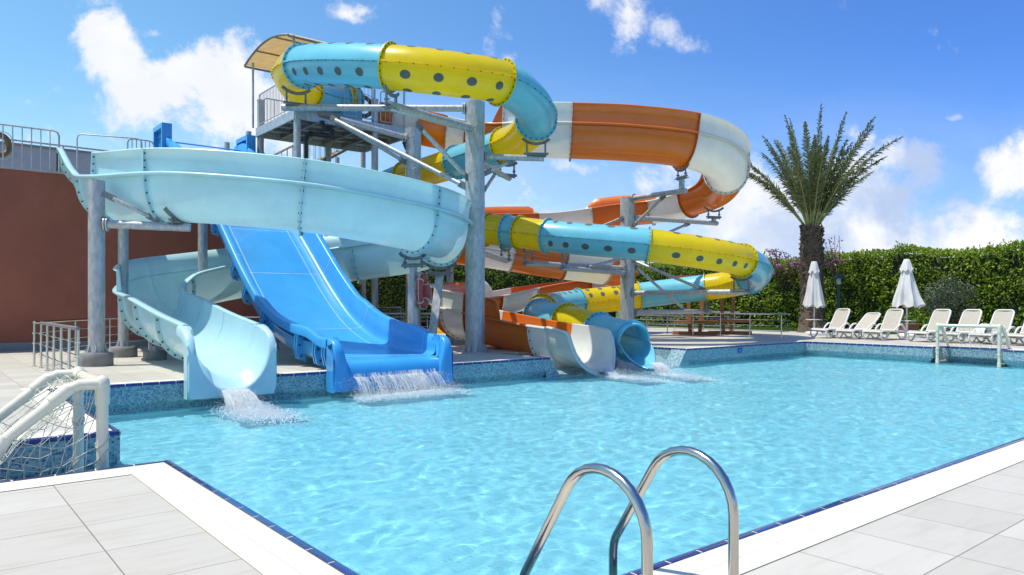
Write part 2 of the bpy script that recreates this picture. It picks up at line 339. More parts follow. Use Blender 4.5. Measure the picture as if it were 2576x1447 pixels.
bg = t.n('ShaderNodeBackground', i_Strength=.15); t.l(fin, bg.inputs[0])
t.l(bg.outputs[0], t.n('ShaderNodeOutputWorld').inputs[0])
SC.cycles.max_bounces = 8; SC.cycles.transparent_max_bounces = 12; SC.cycles.diffuse_bounces = 3; SC.cycles.glossy_bounces = 4
SC.cycles.caustics_reflective = False; SC.cycles.caustics_refractive = True; SC.cycles.sample_clamp_indirect = 6

# ---------------------------------------------------------------- ground, deck, pool
U0, U1, V0, V1 = 1.6, 22.6, 2.3, 12.55
RL = (.3, 6.25, 8.0); RR = (23.2, 6.95, 8.7); SL = (11.4, 16.4, 14.3)
def in_pool(u, v):
    return (U0 < u < U1 and V0 < v < V1) or (RL[0] < u < U0 + .1 and RL[1] < v < RL[2]) or (U1 - .1 < u < RR[0] and RR[1] < v < RR[2]) or (SL[0] < u < SL[1] and V1 - .1 < v < SL[2])
def cells(us, vs_, test, z):
    mb = MB()
    for i in range(len(us) - 1):
        for j in range(len(vs_) - 1):
            uc, vc = (us[i] + us[i + 1]) / 2, (vs_[j] + vs_[j + 1]) / 2
            if test(uc, vc): mb.quad((us[i], vs_[j], z), (us[i + 1], vs_[j], z), (us[i + 1], vs_[j + 1], z), (us[i], vs_[j + 1], z))
    return mb
DU0, DU1, DV0, DV1 = -14, 29.7, -8, 29.0
us = sorted([DU0, DU1, U0, U1, RL[0], RR[0], SL[0], SL[1]]); vs_ = sorted([DV0, DV1, V0, V1, RL[1], RL[2], RR[1], RR[2], SL[2]])
tag(cells(us, vs_, lambda u, v: not in_pool(u, v), 0).build('pool_deck', M['deck'], frame='uv'), kind='structure')
tag(cells([-700, DU0, DU1, 700], [-700, DV0, DV1, 700], lambda u, v: not (DU0 < u < DU1 and DV0 < v < DV1), -.03).build('ground', M['lawn'], frame='uv'), kind='structure')
k = MB()
for (a, b, c, d) in ((DU1, DV0, DU1 + .16, DV1), (DU0, DV1, DU1 + .16, DV1 + .16)): k.abox(a, b, -.2, c, d, .035)
tag(k.build('kerb', M['kerb'], frame='uv'), kind='structure')
CH = [(SL[0], SL[2]), (SL[0], V1), (U0, V1), (U0, RL[2]), (RL[0], RL[2]), (RL[0], RL[1]), (U0, RL[1]), (U0, V0), (U1, V0), (U1, RR[1]), (RR[0], RR[1]), (RR[0], RR[2]), (U1, RR[2]), (U1, V1), (SL[1], V1), (SL[1], SL[2])]
def offset(ch, d):       # d > 0 moves away from the water
    out = []
    for i, p in enumerate(ch):
        ns = []
        for a, b in ((i - 1, i), (i, i + 1)):
            if a < 0 or b >= len(ch): continue
            dx, dy = ch[b][0] - ch[a][0], ch[b][1] - ch[a][1]; L = math.hypot(dx, dy); ns.append((dy / L, -dx / L))
        if len(ns) == 1: n = ns[0]
        else: n = (ns[0][0] + ns[1][0], ns[0][1] + ns[1][1])
        out.append((p[0] + n[0] * d, p[1] + n[1] * d))
    return out
mb = MB()
prof = [(.0, -.012), (.0, -.27), (.012, -.31), (.10, -.43), (.12, -.50)]
mb.grid([[(p[0], p[1], z) for p in offset(CH, d)] for d, z in prof], False, 0, False)
mb.grid([[(p[0], p[1], z) for p in offset(CH, .12)] for z in (-.50, -1.0)], False, 1, False)
mb.quad((SL[0] - .12, V1 + .12, -.49), (SL[1] + .12, V1 + .12, -.49), (SL[1] + .12, SL[2], -.004), (SL[0] - .12, SL[2], -.004))
mb.quad((SL[0] - .12, V1 + .12, -1.0), (SL[1] + .12, V1 + .12, -1.0), (SL[1] + .12, V1 + .12, -.49), (SL[0] - .12, V1 + .12, -.49), 1)
for (a, b, c, d, e) in ((RL[0] - .12, RL[1] - .12, U0 - .03, RL[2] + .12, -.50), (U1 + .03, RR[1] - .12, RR[0] + .12, RR[2] + .12, -.472)):
    mb.quad((a, b, e), (c, b, e), (c, d, e), (a, d, e))
    q = c if e == -.50 else a
    mb.quad((q, b, -1.0), (q, d, -1.0), (q, d, e), (q, b, e), 1)
# chamfered mosaic blocks closing both ends of the slide slot
for s, u in ((1, SL[0]), (-1, SL[1])):
    a, b = u - .13 * s, u + .34 * s
    mb.add([(a, V1 + .002, -.02), (a, V1 + .5, -.02), (b, V1 + .002, -.47), (b, V1 + .5, -.44), (a, V1 + .002, -.5), (a, V1 + .5, -.5), (u, V1 + .002, -.02), (u, V1 + .5, -.02), (b, V1 + .002, -.55)], [(6, 2, 3, 7), (0, 4, 8, 2, 6), (1, 7, 3, 5), (0, 6, 7, 1)])
tag(mb.build('pool_wall', [M['mosaic'], M['poolfloor']], frame='uv'), kind='structure')
mb = MB(); mb.quad((RL[0] - .2, V0 - .2, -1.0), (RR[0] + .2, V0 - .2, -1.0), (RR[0] + .2, V1 + .2, -1.0), (RL[0] - .2, V1 + .2, -1.0))
FLOOR = tag(mb.build('pool_floor', M['poolfloor'], frame='uv'), kind='structure')
mb = MB()
o1, o2 = offset(CH, .052), offset(CH, .34)
for i in range(len(CH) - 1):
    if (CH[i][0], CH[i + 1][0]) in ((SL[0], SL[0]), (SL[1], SL[1])): continue
    mb.quad((*o1[i], .005), (*o1[i + 1], .005), (*o2[i + 1], .005), (*o2[i], .005))
tag(mb.build('coping', M['coping'], frame='uv'), kind='structure')
mb = MB()
o1, o2 = offset(CH, -.004), offset(CH, .049)
for i in range(len(CH) - 1):
    a0, b0 = Vector((*CH[i], 0)), Vector((*CH[i + 1], 0)); d = (b0 - a0); L = d.length; d.normalize(); nn = Vector((d.y, -d.x, 0))
    # bedding strip
    mb.grid([[(*o1[i], -.034), (*o1[i + 1], -.034)], [(*o1[i], .003), (*o1[i + 1], .003)], [(*offset(CH, .014)[i], .0085), (*offset(CH, .014)[i + 1], .0085)], [(*o2[i], .0068), (*o2[i + 1], .0068)]], False, 1, False)
    n = max(1, round(L / .245)); st = L / n
    for q in range(n):
        p0, p1 = a0 + d * (q * st + .006), a0 + d * ((q + 1) * st - .006)
        rows = []
        for (off, z) in ((-.008, -.035), (-.010, -.008), (-.002, .006), (.012, .0105), (.049, .0085)):
            rows.append([p0 + nn * off + Z * z, p1 + nn * off + Z * z])
        mb.grid(rows, False, 0, True)
tag(mb.build('pool_edge_trim', [M['navy'], M['grout']], frame='uv'), kind='structure')

# ---------------------------------------------------------------- water
def water_mat():
    m, t = new_mat('pool_water')
    tc = t.n('ShaderNodeTexCoord')
    nz = t.n('ShaderNodeTexNoise', i_Scale=26.0, i_Detail=4.0, i_Roughness=.6, i_Distortion=.4); t.l(tc.outputs['Object'], nz.inputs['Vector'])
    bp = t.n('ShaderNodeBump', i_Strength=1.0, i_Distance=.012); t.l(nz.outputs[0], bp.inputs['Height'])
    fr = t.n('ShaderNodeFresnel', i_IOR=1.33); t.l(bp.outputs[0], fr.inputs['Normal'])
    gl = t.n('ShaderNodeBsdfGlossy', i_Roughness=.03); t.l(bp.outputs[0], gl.inputs['Normal'])
    rf = t.n('ShaderNodeBsdfRefraction', i_IOR=1.33, i_Roughness=.0); rf.inputs[0].default_value = (.84, .97, 1.0, 1)
    df = t.n('ShaderNodeBsdfDiffuse'); df.inputs[0].default_value = (.22, .80, .97, 1); t.l(bp.outputs[0], df.inputs['Normal'])
    a = t.n('ShaderNodeMixShader', i_Fac=.16); t.l(rf.outputs[0], a.inputs[1]); t.l(df.outputs[0], a.inputs[2])
    mx = t.n('ShaderNodeMixShader'); t.l(t.math('MULTIPLY', fr.outputs[0], .85), mx.inputs[0]); t.l(a.outputs[0], mx.inputs[1]); t.l(gl.outputs[0], mx.inputs[2])
    t.l(mx.outputs[0], t.n('ShaderNodeOutputMaterial').inputs[0]); return m
M['water'] = water_mat()
WZ = -.45
def wave(u, v):
    a = noise.noise(Vector((u * .9, v * 1.1, 0))); b = noise.noise(Vector((u * 3.0 + a, v * 3.8 - a, 5))); c = noise.noise(Vector((u * 7.5 + b, v * 9.5, 11))); d = noise.noise(Vector((u * 14, v * 17, 17)))
    return .020 * a + .014 * b + .0095 * c + .0042 * d
mb = MB()
ST = .05
def wgrid(u0, v0, u1, v1):
    nu = max(2, round((u1 - u0) / ST)); nv = max(2, round((v1 - v0) / ST))
    mb.grid([[(u0 + (u1 - u0) * i / nu, v0 + (v1 - v0) * j / nv, WZ + wave(u0 + (u1 - u0) * i / nu, v0 + (v1 - v0) * j / nv)) for i in range(nu + 1)] for j in range(nv + 1)], False, 0, True)
wgrid(U0 - .11, V0 - .11, U1 + .11, V1 + .11)
wgrid(RL[0] - .11, RL[1] - .11, U0 - .11, RL[2] + .11)
wgrid(U1 + .11, RR[1] - .11, RR[0] + .11, RR[2] + .11)
WATER = tag(mb.build('pool_water', M['water'], frame='uv'), kind='structure')
WATER.cycles.is_caustics_caster = True
sun.cycles.is_caustics_light = True
FLOOR.cycles.is_caustics_receiver = True
# ---------------------------------------------------------------- slide paths
def cr(pts, t):
    n = len(pts); t = max(0, min(n - 1, t)); i = min(int(t), n - 2); f = t - i
    p1, p2 = pts[i], pts[i + 1]
    p0 = pts[i - 1] if i > 0 else p1 * 2 - p2
    p3 = pts[i + 2] if i + 2 < n else p2 * 2 - p1
    return .5 * ((2 * p1) + (p2 - p0) * f + (2 * p0 - 5 * p1 + 4 * p2 - p3) * f * f + (3 * p1 - p0 - 3 * p2 + p3) * f ** 3)
class Path:
    def __init__(s, pts, scl=None): s.p = pts; s.k = [Vector((q, 0, 0)) for q in (scl or [1] * len(pts))]
    def at(s, t):
        p = cr(s.p, t); T = (cr(s.p, t + .03) - cr(s.p, t - .03)).normalized()
        S = T.cross(Z).normalized(); N = S.cross(T); return p, T, S, N, cr(s.k, t).x
    def ts(s, a, b, per=9):
        n = max(3, int(round((b - a) * per))); return [a + (b - a) * i / n for i in range(n + 1)]
    def length(s, a, b):
        q = s.ts(a, b); return sum((s.at(q[i + 1])[0] - s.at(q[i])[0]).length for i in range(len(q) - 1))

# ---------------------------------------------------------------- enclosed tube slide (yellow and sky blue)
TP = [(886, 256, 23.6), (858, 252, 23.2), (806, 244, 22.0), (757, 224, 20.7), (735, 188, 19.4), (768, 166, 18.2), (850, 163, 17.1), (985, 170, 16.3), (1130, 186, 16.3), (1258, 207, 17.0),
      (1325, 250, 17.8), (1350, 294, 18.9), (1327, 334, 20.1), (1284, 360, 21.2), (1180, 398, 23.0), (1080, 430, 24.8), (1000, 452, 26.2), (925, 490, 26.5), (885, 528, 25.8), (920, 556, 24.7), (1020, 568, 24.1), (1150, 572, 24.0),
      (1250, 580, 23.6), (1330, 588, 23.0), (1420, 598, 22.4), (1640, 618, 21.9), (1790, 640, 22.2), (1862, 655, 23.0), (1902, 676, 24.4), (1898, 697, 26.0), (1850, 712, 27.2), (1785, 722, 27.8), (1685, 734, 28.2), (1560, 750, 28.2), (1450, 762, 27.6),
      (1388, 772, 26.3), (1356, 785, 24.6), (1368, 797, 23.0), (1430, 810, 21.6), (1520, 838, 20.0), (1592, 860, 18.75)]
TS = Path([at(*q) for q in TP])
TR = .485
ROOT_T = thing('tube_slide', 'enclosed sky blue and yellow tube slide spiralling down from the tower to a scoop exit', 'water slide', tuple(TS.p[-1].xy) + (0,))
def ring_flange(mb, path, t, r, m, w=.07, th=.02, side=1, nb=22, bm=1, n=36):
    p, T, S, N, k = path.at(t); r *= k
    rows = []
    for (rr, o) in ((r - .01, 0), (r + w, 0), (r + w, th * side), (r - .01, th * side)):
        rows.append([p + T * o + (S * math.cos(a) + N * math.sin(a)) * rr for a in [2 * PI * i / n for i in range(n)]])
    mb.grid(rows, True, m, False)
    for i in range(nb):
        a = 2 * PI * (i + .5) / nb
        mb.bolt(p + T * th * side + (S * math.cos(a) + N * math.sin(a)) * (r + w * .52), T * side, .017, .014, bm)
def tube_section(t0, t1, mname, holes=None):
    mb = MB(); n = 40; ts = TS.ts(t0, t1)
    rows = []
    for t in ts:
        p, T, S, N, k = TS.at(t)
        rows.append([p + (S * math.cos(2 * PI * i / n) + N * math.sin(2 * PI * i / n)) * TR for i in range(n)])
    mb.grid(rows, True, 0, True)
    for sg in (1, -1):      # seam fins between upper and lower halves
        r4 = [[], [], [], []]
        for t in ts:
            p, T, S, N, k = TS.at(t)
            for q, (ds, dn) in enumerate(((TR - .01, .016), (TR + .055, .016), (TR + .055, -.016), (TR - .01, -.016))): r4[q].append(p + S * ds * sg + N * dn)
        mb.grid(r4 + [r4[0]], False, 0, False)
        L = TS.length(t0, t1); nb = max(2, int(L / .24))
        for i in range(nb):
            p, T, S, N, k = TS.at(t0 + (t1 - t0) * (i + .5) / nb); mb.bolt(p + S * sg * (TR + .03) - N * .016, -N, .014, .016, 1)
            mb.bolt(p + S * sg * (TR + .03) + N * .016, N, .011, .008, 1)
    ring_flange(mb, TS, t0, TR, 0, side=1); ring_flange(mb, TS, t1, TR, 0, side=-1)
    o = mb.build('tube_section', [M[mname], M['bolt']], ROOT_T)
    o['label'] = {'yellow': 'yellow tube section', 'tblue': 'sky blue tube section'}[mname]
    if holes:
        cnt, sides, a0, a1 = holes
        for i in range(cnt):
            t = t0 + (t1 - t0) * (a0 + (a1 - a0) * (i + .5) / cnt)
            dt = .098 / (TS.length(t0, t1) / (t1 - t0))
            for ang in sides:
                hb = MB(); rings = []
                for rr in (1.0, .5):
                    ring = []
                    for q in range(14):
                        b = 2 * PI * q / 14; p, T, S, N, k = TS.at(t + dt * rr * math.cos(b)); an = math.radians(ang) + .098 * rr * math.sin(b) / TR
                        ring.append(p + (S * math.cos(an) + N * math.sin(an)) * (TR + .004))
                    rings.append(ring)
                p, T, S, N, k = TS.at(t); an = math.radians(ang); c = p + (S * math.cos(an) + N * math.sin(an)) * (TR + .004)
                hb.grid(rings, True, 0, True); hb.add(rings[1] + [c], [(q, (q + 1) % 14, 14) for q in range(14)], 0, True)
                hb.build('porthole', M['porthole'], o)
NEAR = (-30, 66, -84); FAR = (150, 114, 264)
for t0, t1, c, h in ((0, .55, 'tblue', None), (.55, 1.2, 'yellow', None), (1.2, 2.75, 'tblue', None), (2.75, 4.95, 'yellow', None), (4.95, 6.98, 'tblue', (5, NEAR, .06, .94)), (6.98, 9.02, 'yellow', (4, NEAR, .06, .97)), (9.02, 11.2, 'tblue', None),
                    (11.2, 13.15, 'yellow', None), (13.15, 14.3, 'tblue', None), (14.3, 15.75, 'yellow', None), (15.75, 19, 'tblue', None), (19, 20.4, 'yellow', None), (20.4, 21.75, 'tblue', None), (21.75, 22.3, 'yellow', None), (22.3, 22.72, 'tblue', None),
                    (22.72, 23.62, 'yellow', None), (23.62, 24.95, 'tblue', (5, NEAR[:2], .08, .95)), (24.95, 27.05, 'yellow', (5, NEAR[:2], .08, .92)), (27.05, 29.3, 'tblue', None), (29.3, 31.1, 'yellow', None), (31.1, 32.62, 'tblue', None), (32.62, 33.95, 'yellow', (4, FAR[:2], .06, .97)),
                    (33.95, 35.6, 'tblue', (4, (114,), .02, .6)), (35.6, 36.7, 'yellow', None), (36.7, 37.95, 'tblue', None), (37.95, 38.85, 'yellow', None), (38.85, 39.95, 'tblue', None)):
    tube_section(t0, t1, c, h)
# exit scoop: roof arch lip and open lower half with falling sides
mb = MB(); p0, T0, S0, N0, k0 = TS.at(40); n = 24
rows = []
for (r, o) in ((TR, -.12), (TR, .05), (TR - .02, .075), (TR - .06, .06), (TR - .06, -.4)):
    rows.append([p0 + T0 * o + (S0 * math.cos(PI * i / n) + N0 * math.sin(PI * i / n)) * r for i in range(n + 1)])
mb.grid(rows, False, 0, True)
rows = []; rin = []; LS = 1.05
for j in range(17):
    x = j / 16; ext = LS * x; rim = (smooth01((x - .08) / .92)) * 78
    wid = 1 + .30 * x ** 2; drop = -.05 * x
    r1, r2 = [], []
    for i in range(n + 1):
        a = math.radians(180 + rim + (180 - 2 * rim) * i / n)
        d = S0 * math.cos(a) * wid + N0 * math.sin(a) * (1 + .04 * x)
        r1.append(p0 + T0 * (ext - .12) + Z * drop + d * TR); r2.append(p0 + T0 * (ext - .12) + Z * drop + d * (TR - .05))
    rows.append(r1); rin.append(r2)
mb.grid(rows, False, 0, True); mb.grid(rin, False, 0, True)
e1 = [r[0] for r in rows] + rows[-1][1:] + [r[-1] for r in reversed(rows)]; e2 = [r[0] for r in rin] + rin[-1][1:] + [r[-1] for r in reversed(rin)]
e3 = [(a + b) / 2 + Z * .03 for a, b in zip(e1, e2)]
e1o = [a + (a - b).normalized() * .012 for a, b in zip(e1, e2)]
mb.grid([e1, e1o, e3, e2], False, 0, True)
mb.build('exit_scoop', M['tblue'], ROOT_T)

# ---------------------------------------------------------------- open flumes
def upoint(a, d, th): return (a * math.cos(th), -d * abs(math.sin(th)) ** .85)
def flume(root, path, secs, a, d, ext_fn, ext_side, mats, pad_bolts=True):
    n = 22; LIPP = [(a - .002, -.012), (a, .012), (a + .05, .014)] + [(a + .088 + .038 * math.cos(q), -.024 + .038 * math.sin(q)) for q in [PI / 2 - PI * i / 7 for i in range(8)]] + [(a + .07, -.058)]
    for (t0, t1, c) in secs:
        mb = MB(); ts = path.ts(t0, t1)
        rows = []
        for t in ts:
            p, T, S, N, k = path.at(t); row = []
            for i in range(0, n + 1): x = upoint(a, d, PI * i / n); row.append(p + (S * x[0] + N * x[1]) * k)
            rows.append(row)
        mb.grid(rows, False, 0, True)
        for g_ in (1, -1):
            rl = []
            for t in ts:
                p, T, S, N, k = path.at(t); rl.append([p + (S * s_ * g_ + N * n_) * k for (s_, n_) in LIPP])
            mb.grid(rl, False, 0, True)
        for t, sd_ in ((t0, 1), (t1, -1)):
            if path is S1 and t > 16.5: continue
            p, T, S, N, k = path.at(t); rr = []
            for (w, o) in ((-.004, 0), (.085, 0), (.085, .02 * sd_), (-.004, .02 * sd_)):
                row = []
                for i in range(n + 1):
                    th = PI * i / n; x = upoint(a, d, th); y = upoint(a + .12, d + .12, th); L = math.hypot(y[0] - x[0], y[1] - x[1]) or 1
                    row.append(p + T * o + (S * (x[0] + (y[0] - x[0]) / L * w) + N * (x[1] + (y[1] - x[1]) / L * w - .005)) * k)
                rr.append(row)
            mb.grid(rr, False, 0, False)
            for i in range(13):
                th = PI * (i + .5) / 13; x = upoint(a + .045, d + .045, th); mb.bolt(p + T * .02 * sd_ + (S * x[0] + N * x[1]) * k, T * sd_, .019, .014, 1)
        o = mb.build('flume_section', [M[c], M['bolt']], root)
        if len(mats) > 1: o['label'] = c + ' open flume section'
        # raised splash wall on the outer rim
        tt = [t for t in path.ts(t0, t1, 14) if ext_fn(t) > .012]
        if len(tt) > 1:
            wb = MB(); rows = []; g = ext_side
            for t in tt:
                p, T, S, N, k = path.at(t); e = ext_fn(t); lip = .05 * min(1, e / .2)
                rows.append([p + (S * s_ * g + N * n_) * k for (s_, n_) in ((a + .012, .008), (a + .028, e * .5), (a + .055, e), (a + .055 + lip, e + .003), (a + .058 + lip, e - .02))])
            wb.grid(rows, False, 0, True)
            for t, sd_ in ((t0, 1), (t1, -1)):
                e = ext_fn(t)
                if e < .1: continue
                p, T, S, N, k = path.at(t)
                q = [p + T * (.02 * sd_ * w) + (S * s_ * g + N * n_) * k for w in (0, 1) for (s_, n_) in ((a + .012, .0), (a + .10, .0), (a + .11, e), (a + .055, e))]
                wb.add(q, [(0, 1, 2, 3), (4, 7, 6, 5), (1, 5, 6, 2)], 0)
                for f in (.2, .5, .8): wb.bolt(p + T * .02 * sd_ + (S * (a + .07) * g + N * e * f) * k, T * sd_, .018, .014, 1)
            wb.build('splash_wall', [M[c], M['bolt']], o)
def trap(a, b, ramp, h):
    return lambda t: h * max(0, min(1, (t - a) / ramp + .001, (b - t) / ramp + .001))

# pale cyan slide
SP = [(-12.0, 20.5, 4.70), (-10.75, 18.8, 4.15), (-9.45, 17.2, 3.32), (-8.3, 15.85, 2.95), (-6.6, 15.2, 2.88), (-4.3, 15.25, 2.69), (-2.75, 15.9, 2.47), (-1.85, 17.2, 2.33), (-1.8, 18.8, 2.25), (-2.75, 20.1, 2.05), (-4.5, 20.4, 1.82), (-6.3, 20.0, 1.55),
      (-7.7, 19.3, 1.25), (-8.5, 18.2, .95), (-8.25, 16.8, .62)]
SP = [Vector(q) for q in SP] + [uv(4.12, 16.2, .40), uv(4.12, 14.3, .12), uv(4.12, 12.62, -.08)]
SP = [p + Z * .95 for p in SP]
SP[0].z -= .26;  S1 = Path(SP, [.74, .95] + [1] * (len(SP) - 5) + [.98, .93, .88])
ROOT_S = thing('open_flume_slide', 'pale cyan open flume slide curling from the brown roof to a square exit lip', 'water slide', tuple(SP[-1].xy) + (0,))
e1 = trap(2.99, 14.4, .06, .47)
flume(ROOT_S, S1, [(0, 1.0, 'cyan'), (1.0, 2.3, 'cyan'), (2.3, 3.0, 'cyan'), (3.0, 3.72, 'cyan'), (3.72, 5.02, 'cyan'), (5.02, 6.55, 'cyan'), (6.55, 8.1, 'cyan'), (8.1, 9.9, 'cyan'), (9.9, 11.6, 'cyan'), (11.6, 12.9, 'cyan'), (12.9, 14.4, 'cyan'), (14.4, 15.1, 'cyan'), (15.1, 15.9, 'cyan'), (15.9, 16.92, 'cyan')], .62, .92,
      lambda t: (0 if t < 2.999 else .47) if t < 14.4001 else 0, 1, ['cyan'])
# square exit lip
mb = MB(); p, T, S, N, k = S1.at(16.9); zr = p.z; n = 28
S = -A; c = uv(4.12, 0, 0); rows = []; LP, LT, LS_, LN, LK = S1.at(16.92)
RIM = [(13.2, .91), (12.7, .875), (12.58, .845), (12.45, .79), (12.36, .745), (12.28, .66), (12.22, .54), (12.2, .44)]
def rimz(v):
    for (a_, b_) in zip(RIM, RIM[1:]):
        if v >= b_[0]: return b_[1] + (a_[1] - b_[1]) * min(1, (v - b_[0]) / (a_[0] - b_[0]))
    return RIM[-1][1]
def lip_row(v, a, d, zc): return [c + B * v + S * (upoint(a, d, PI * i / n)[0]) + Z * min(rimz(v), zc + upoint(a, d, PI * i / n)[1]) for i in range(n + 1)]
v0 = p.dot(B)
rows.append([LP + (LS_ * upoint(.62, .92, PI * i / n)[0] + LN * upoint(.62, .92, PI * i / n)[1]) * LK for i in range(n + 1)])
for (v, a, d, dz) in ((12.6, .55, .80, .065), (12.52, .56, .80, .05), (12.43, .58, .82, .02), (12.36, .59, .86, 0), (12.30, .60, .90, -.01), (12.25, .602, .93, -.02), (12.22, .615, .95, -.025), (12.203, .635, .97, -.03)): rows.append(lip_row(v, a, d, .80 + dz))
zr = .75; last = rows[-1]; outer = []
for i in range(n + 1):
    x, y = upoint(.665, .955, PI * i / n); 
    # project outward on to the rectangle of the front plate
    ox, oy = x / .665, (y + .0) / .955
    m_ = max(abs(ox), abs(oy)); q = (ox / m_ * .70, oy / m_ * 1.02)
    outer.append(q)
rows.append([c + B * 12.2 + S * x + Z * min(.44, zr + y) for x, y in outer])
mb.grid(rows, False, 0, True)
mb.grid([[c + B * v + S * (x * q) + Z * min(rimz(12.235), zr + y * 1.012) for x, y in outer] for v, q in ((12.2, 1.0), (12.235, 1.03), (12.34, 1.03))], False, 0, True)
for sg in (1, -1):          # rounded rims running into the plate
    rr = []
    for (v, z) in ((v0 + .03, .885), *RIM[1:]):
        si = .54 + .055 * smooth01((12.7 - v) / .25); rr.append([c + B * v + S * sg * si + Z * (z - .03), c + B * v + S * sg * (si + .02) + Z * z, c + B * v + S * sg * .70 + Z * z, c + B * (v + .01) + S * sg * .722 + Z * (z - .025), c + B * (v + .03) + S * sg * .723 + Z * (z - .16)])
    mb.grid(rr, False, 0, True)
    mb.quad(*[c + B * v + S * sg * .7215 + Z * z for v, z in ((12.23, -.275), (12.42, -.275), (12.42, .72), (12.23, .46))])
mb.build('exit_lip', M['cyan'], ROOT_S)

# orange and white open flume
FP = [(955, 7.75, 24.6), (1040, 7.55, 24.8), (1130, 7.42, 25.2), (1240, 7.14, 24.9), (1340, 7.05, 24.4), (1440, 6.98, 24.2), (1580, 6.90, 24.2), (1715, 6.74, 24.4), (1795, 6.53, 25.2), (1826, 6.18, 26.4), (1806, 5.83, 28.0), (1738, 5.57, 29.4), (1650, 5.42, 30.6), (1544, 5.30, 31.0), (1394, 4.97, 31.0), (1235, 4.85, 30.6), (1132, 4.5, 30.0),
      (1078, 4.1, 29.0), (1084, 3.62, 27.9), (1146, 3.42, 27.4), (1240, 3.24, 27.7), (1390, 2.90, 28.4), (1500, 2.72, 29.1), (1562, 2.52, 30.2), (1545, 2.42, 31.6), (1466, 2.26, 31.3), (1348, 1.95, 30.0), (1232, 1.56, 27.5), (1166, 1.42, 25.4), (1140, 1.32, 23.5), (1168, 1.14, 21.9), (1245, .95, 20.7), (1345, .76, 19.3), (1438, .66, 18.15)]
sc = [1, 1.02, 1.06, 1.08, 1.1, 1.1, 1.1, 1.09, 1.07, 1.04, 1.0] + [.95] * 5 + [.9, .88,   .84, .80, .77, .76, .77, .82, .9, .93, .95] + [1] * 7
S2 = Path([pz(*q) for q in FP], sc)
ROOT_F = thing('open_flume_slide', 'orange and white open flume slide looping behind the tall pillars to a white scoop', 'water slide', tuple(S2.p[-1].xy) + (0,))
xa, xb, xd = trap(3.2, 13.55, .25, .56), trap(14.05, 25.0, .3, .5), trap(26.55, 31.75, .16, .52)
F_SECS = [(0, .45, 'orange'), (.45, 1.05, 'white'), (1.05, 2.0, 'orange'), (2.0, 2.55, 'white'), (2.55, 3.5, 'orange'), (3.5, 4.98, 'white'), (4.98, 7.05, 'orange'), (7.05, 9.15, 'white'), (9.15, 11.05, 'orange'), (11.05, 12.1, 'white'), (12.1, 13.42, 'orange'), (13.42, 14.28, 'white'), (14.28, 17.4, 'orange'), (17.4, 18.4, 'white'), (18.4, 19.4, 'orange'), (19.4, 20.32, 'white'),
          (20.32, 21.2, 'orange'), (21.2, 22.2, 'white'), (22.2, 24.0, 'orange'), (24.0, 25.0, 'white'), (25.0, 26.25, 'orange'), (26.25, 27.15, 'white'), (27.15, 28.2, 'orange'), (28.2, 29.6, 'white'), (29.6, 30.0, 'orange'), (30.0, 30.7, 'white'), (30.7, 32.45, 'orange'), (32.45, 32.95, 'white')]
flume(ROOT_F, S2, F_SECS, .70, .90, lambda t: max(xa(t), xb(t), xd(t)), 1, ['orange', 'white'])
# white scoop at its end: falling near side, rounded far side
mb = MB(); p0, T0, S0, N0, k0 = S2.at(32.95); n = 26; rows = []; rin = []
for j in range(17):
    x = j / 16; q = p0 + T0 * (1.28 * x) - Z * .10 * x
    f1 = smooth01((x - .58) / .42) * 76; f2 = smooth01((x - .46) / .54) * 64
    r1, r2 = [], []
    for i in range(n + 1):
        th = math.radians(f1 + (180 - f1 - f2) * i / n); wv = 1 + .06 * x
        a1 = upoint(.70 * wv, .90, th); a2 = upoint(.65 * wv, .85, th)
        r1.append(q + S0 * a1[0] + N0 * a1[1]); r2.append(q + S0 * a2[0] + N0 * a2[1])
    rows.append(r1); rin.append(r2)
mb.grid(rows, False, 0, True); mb.grid(rin, False, 0, True)
e1_ = [r[0] for r in rows] + rows[-1][1:] + [r[-1] for r in reversed(rows)]; e2_ = [r[0] for r in rin] + rin[-1][1:] + [r[-1] for r in reversed(rin)]
e1o = [a + (a - b).normalized() * .03 for a, b in zip(e1_, e2_)]
e3 = [(a + b) / 2 + Z * .03 for a, b in zip(e1_, e2_)]
mb.grid([e1_, e1o, e3, e2_], False, 0, True); mb.tube([p - S0 * .0 for p in e1o], .036, 8)
o = mb.build('exit_scoop', M['white'], ROOT_F); o['label'] = 'white flared exit scoop'

# ---------------------------------------------------------------- wide royal blue slide
BC = 7.17; BW = 1.13
BPT = [(24.6, 5.62), (23.4, 5.56), (22.4, 5.22), (21.3, 4.6), (20.0, 3.75), (18.6, 2.68), (17.3, 1.66), (16.2, .93), (15.2, .5), (14.2, .29), (13.3, .22), (12.55, .2)]
S3 = Path([uv(BC, v, z) for v, z in BPT])
ROOT_B = thing('wide_slide', 'wide royal blue body slide running straight down from the roof to a waterfall lip', 'water slide', tuple(uv(BC, 12.5, 0)))
def bwall(t):     # height of the side walls along the slide
    return .50 + .06 * smooth01((t - 6.9) / .3) - .16 * smooth01((t - 9.6) / 1.2) + .30 * smooth01((1.2 - t) / .6)
mb = MB(); rows = []; ts = S3.ts(0, 11, 8)
def bprof(h):
    q = [(BW + .16, h - .17), (BW + .16, h - .02), (BW + .14, h), (BW + .02, h), (BW - .005, h - .025), (BW - .035, .20)]
    for a in (20, 45, 70): q.append((BW - .16 + .13 * math.cos(math.radians(a)), .15 - .15 * math.sin(math.radians(a))))
    q += [(BW - .18, 0)]
    return q + [(0, -.0)] + [(-x, y) for x, y in reversed(q)]
for t in ts:
    p, T, S, N, k = S3.at(t); rows.append([p + S * x + N * y for x, y in bprof(bwall(t))])
mb.grid(rows, False, 0, True)
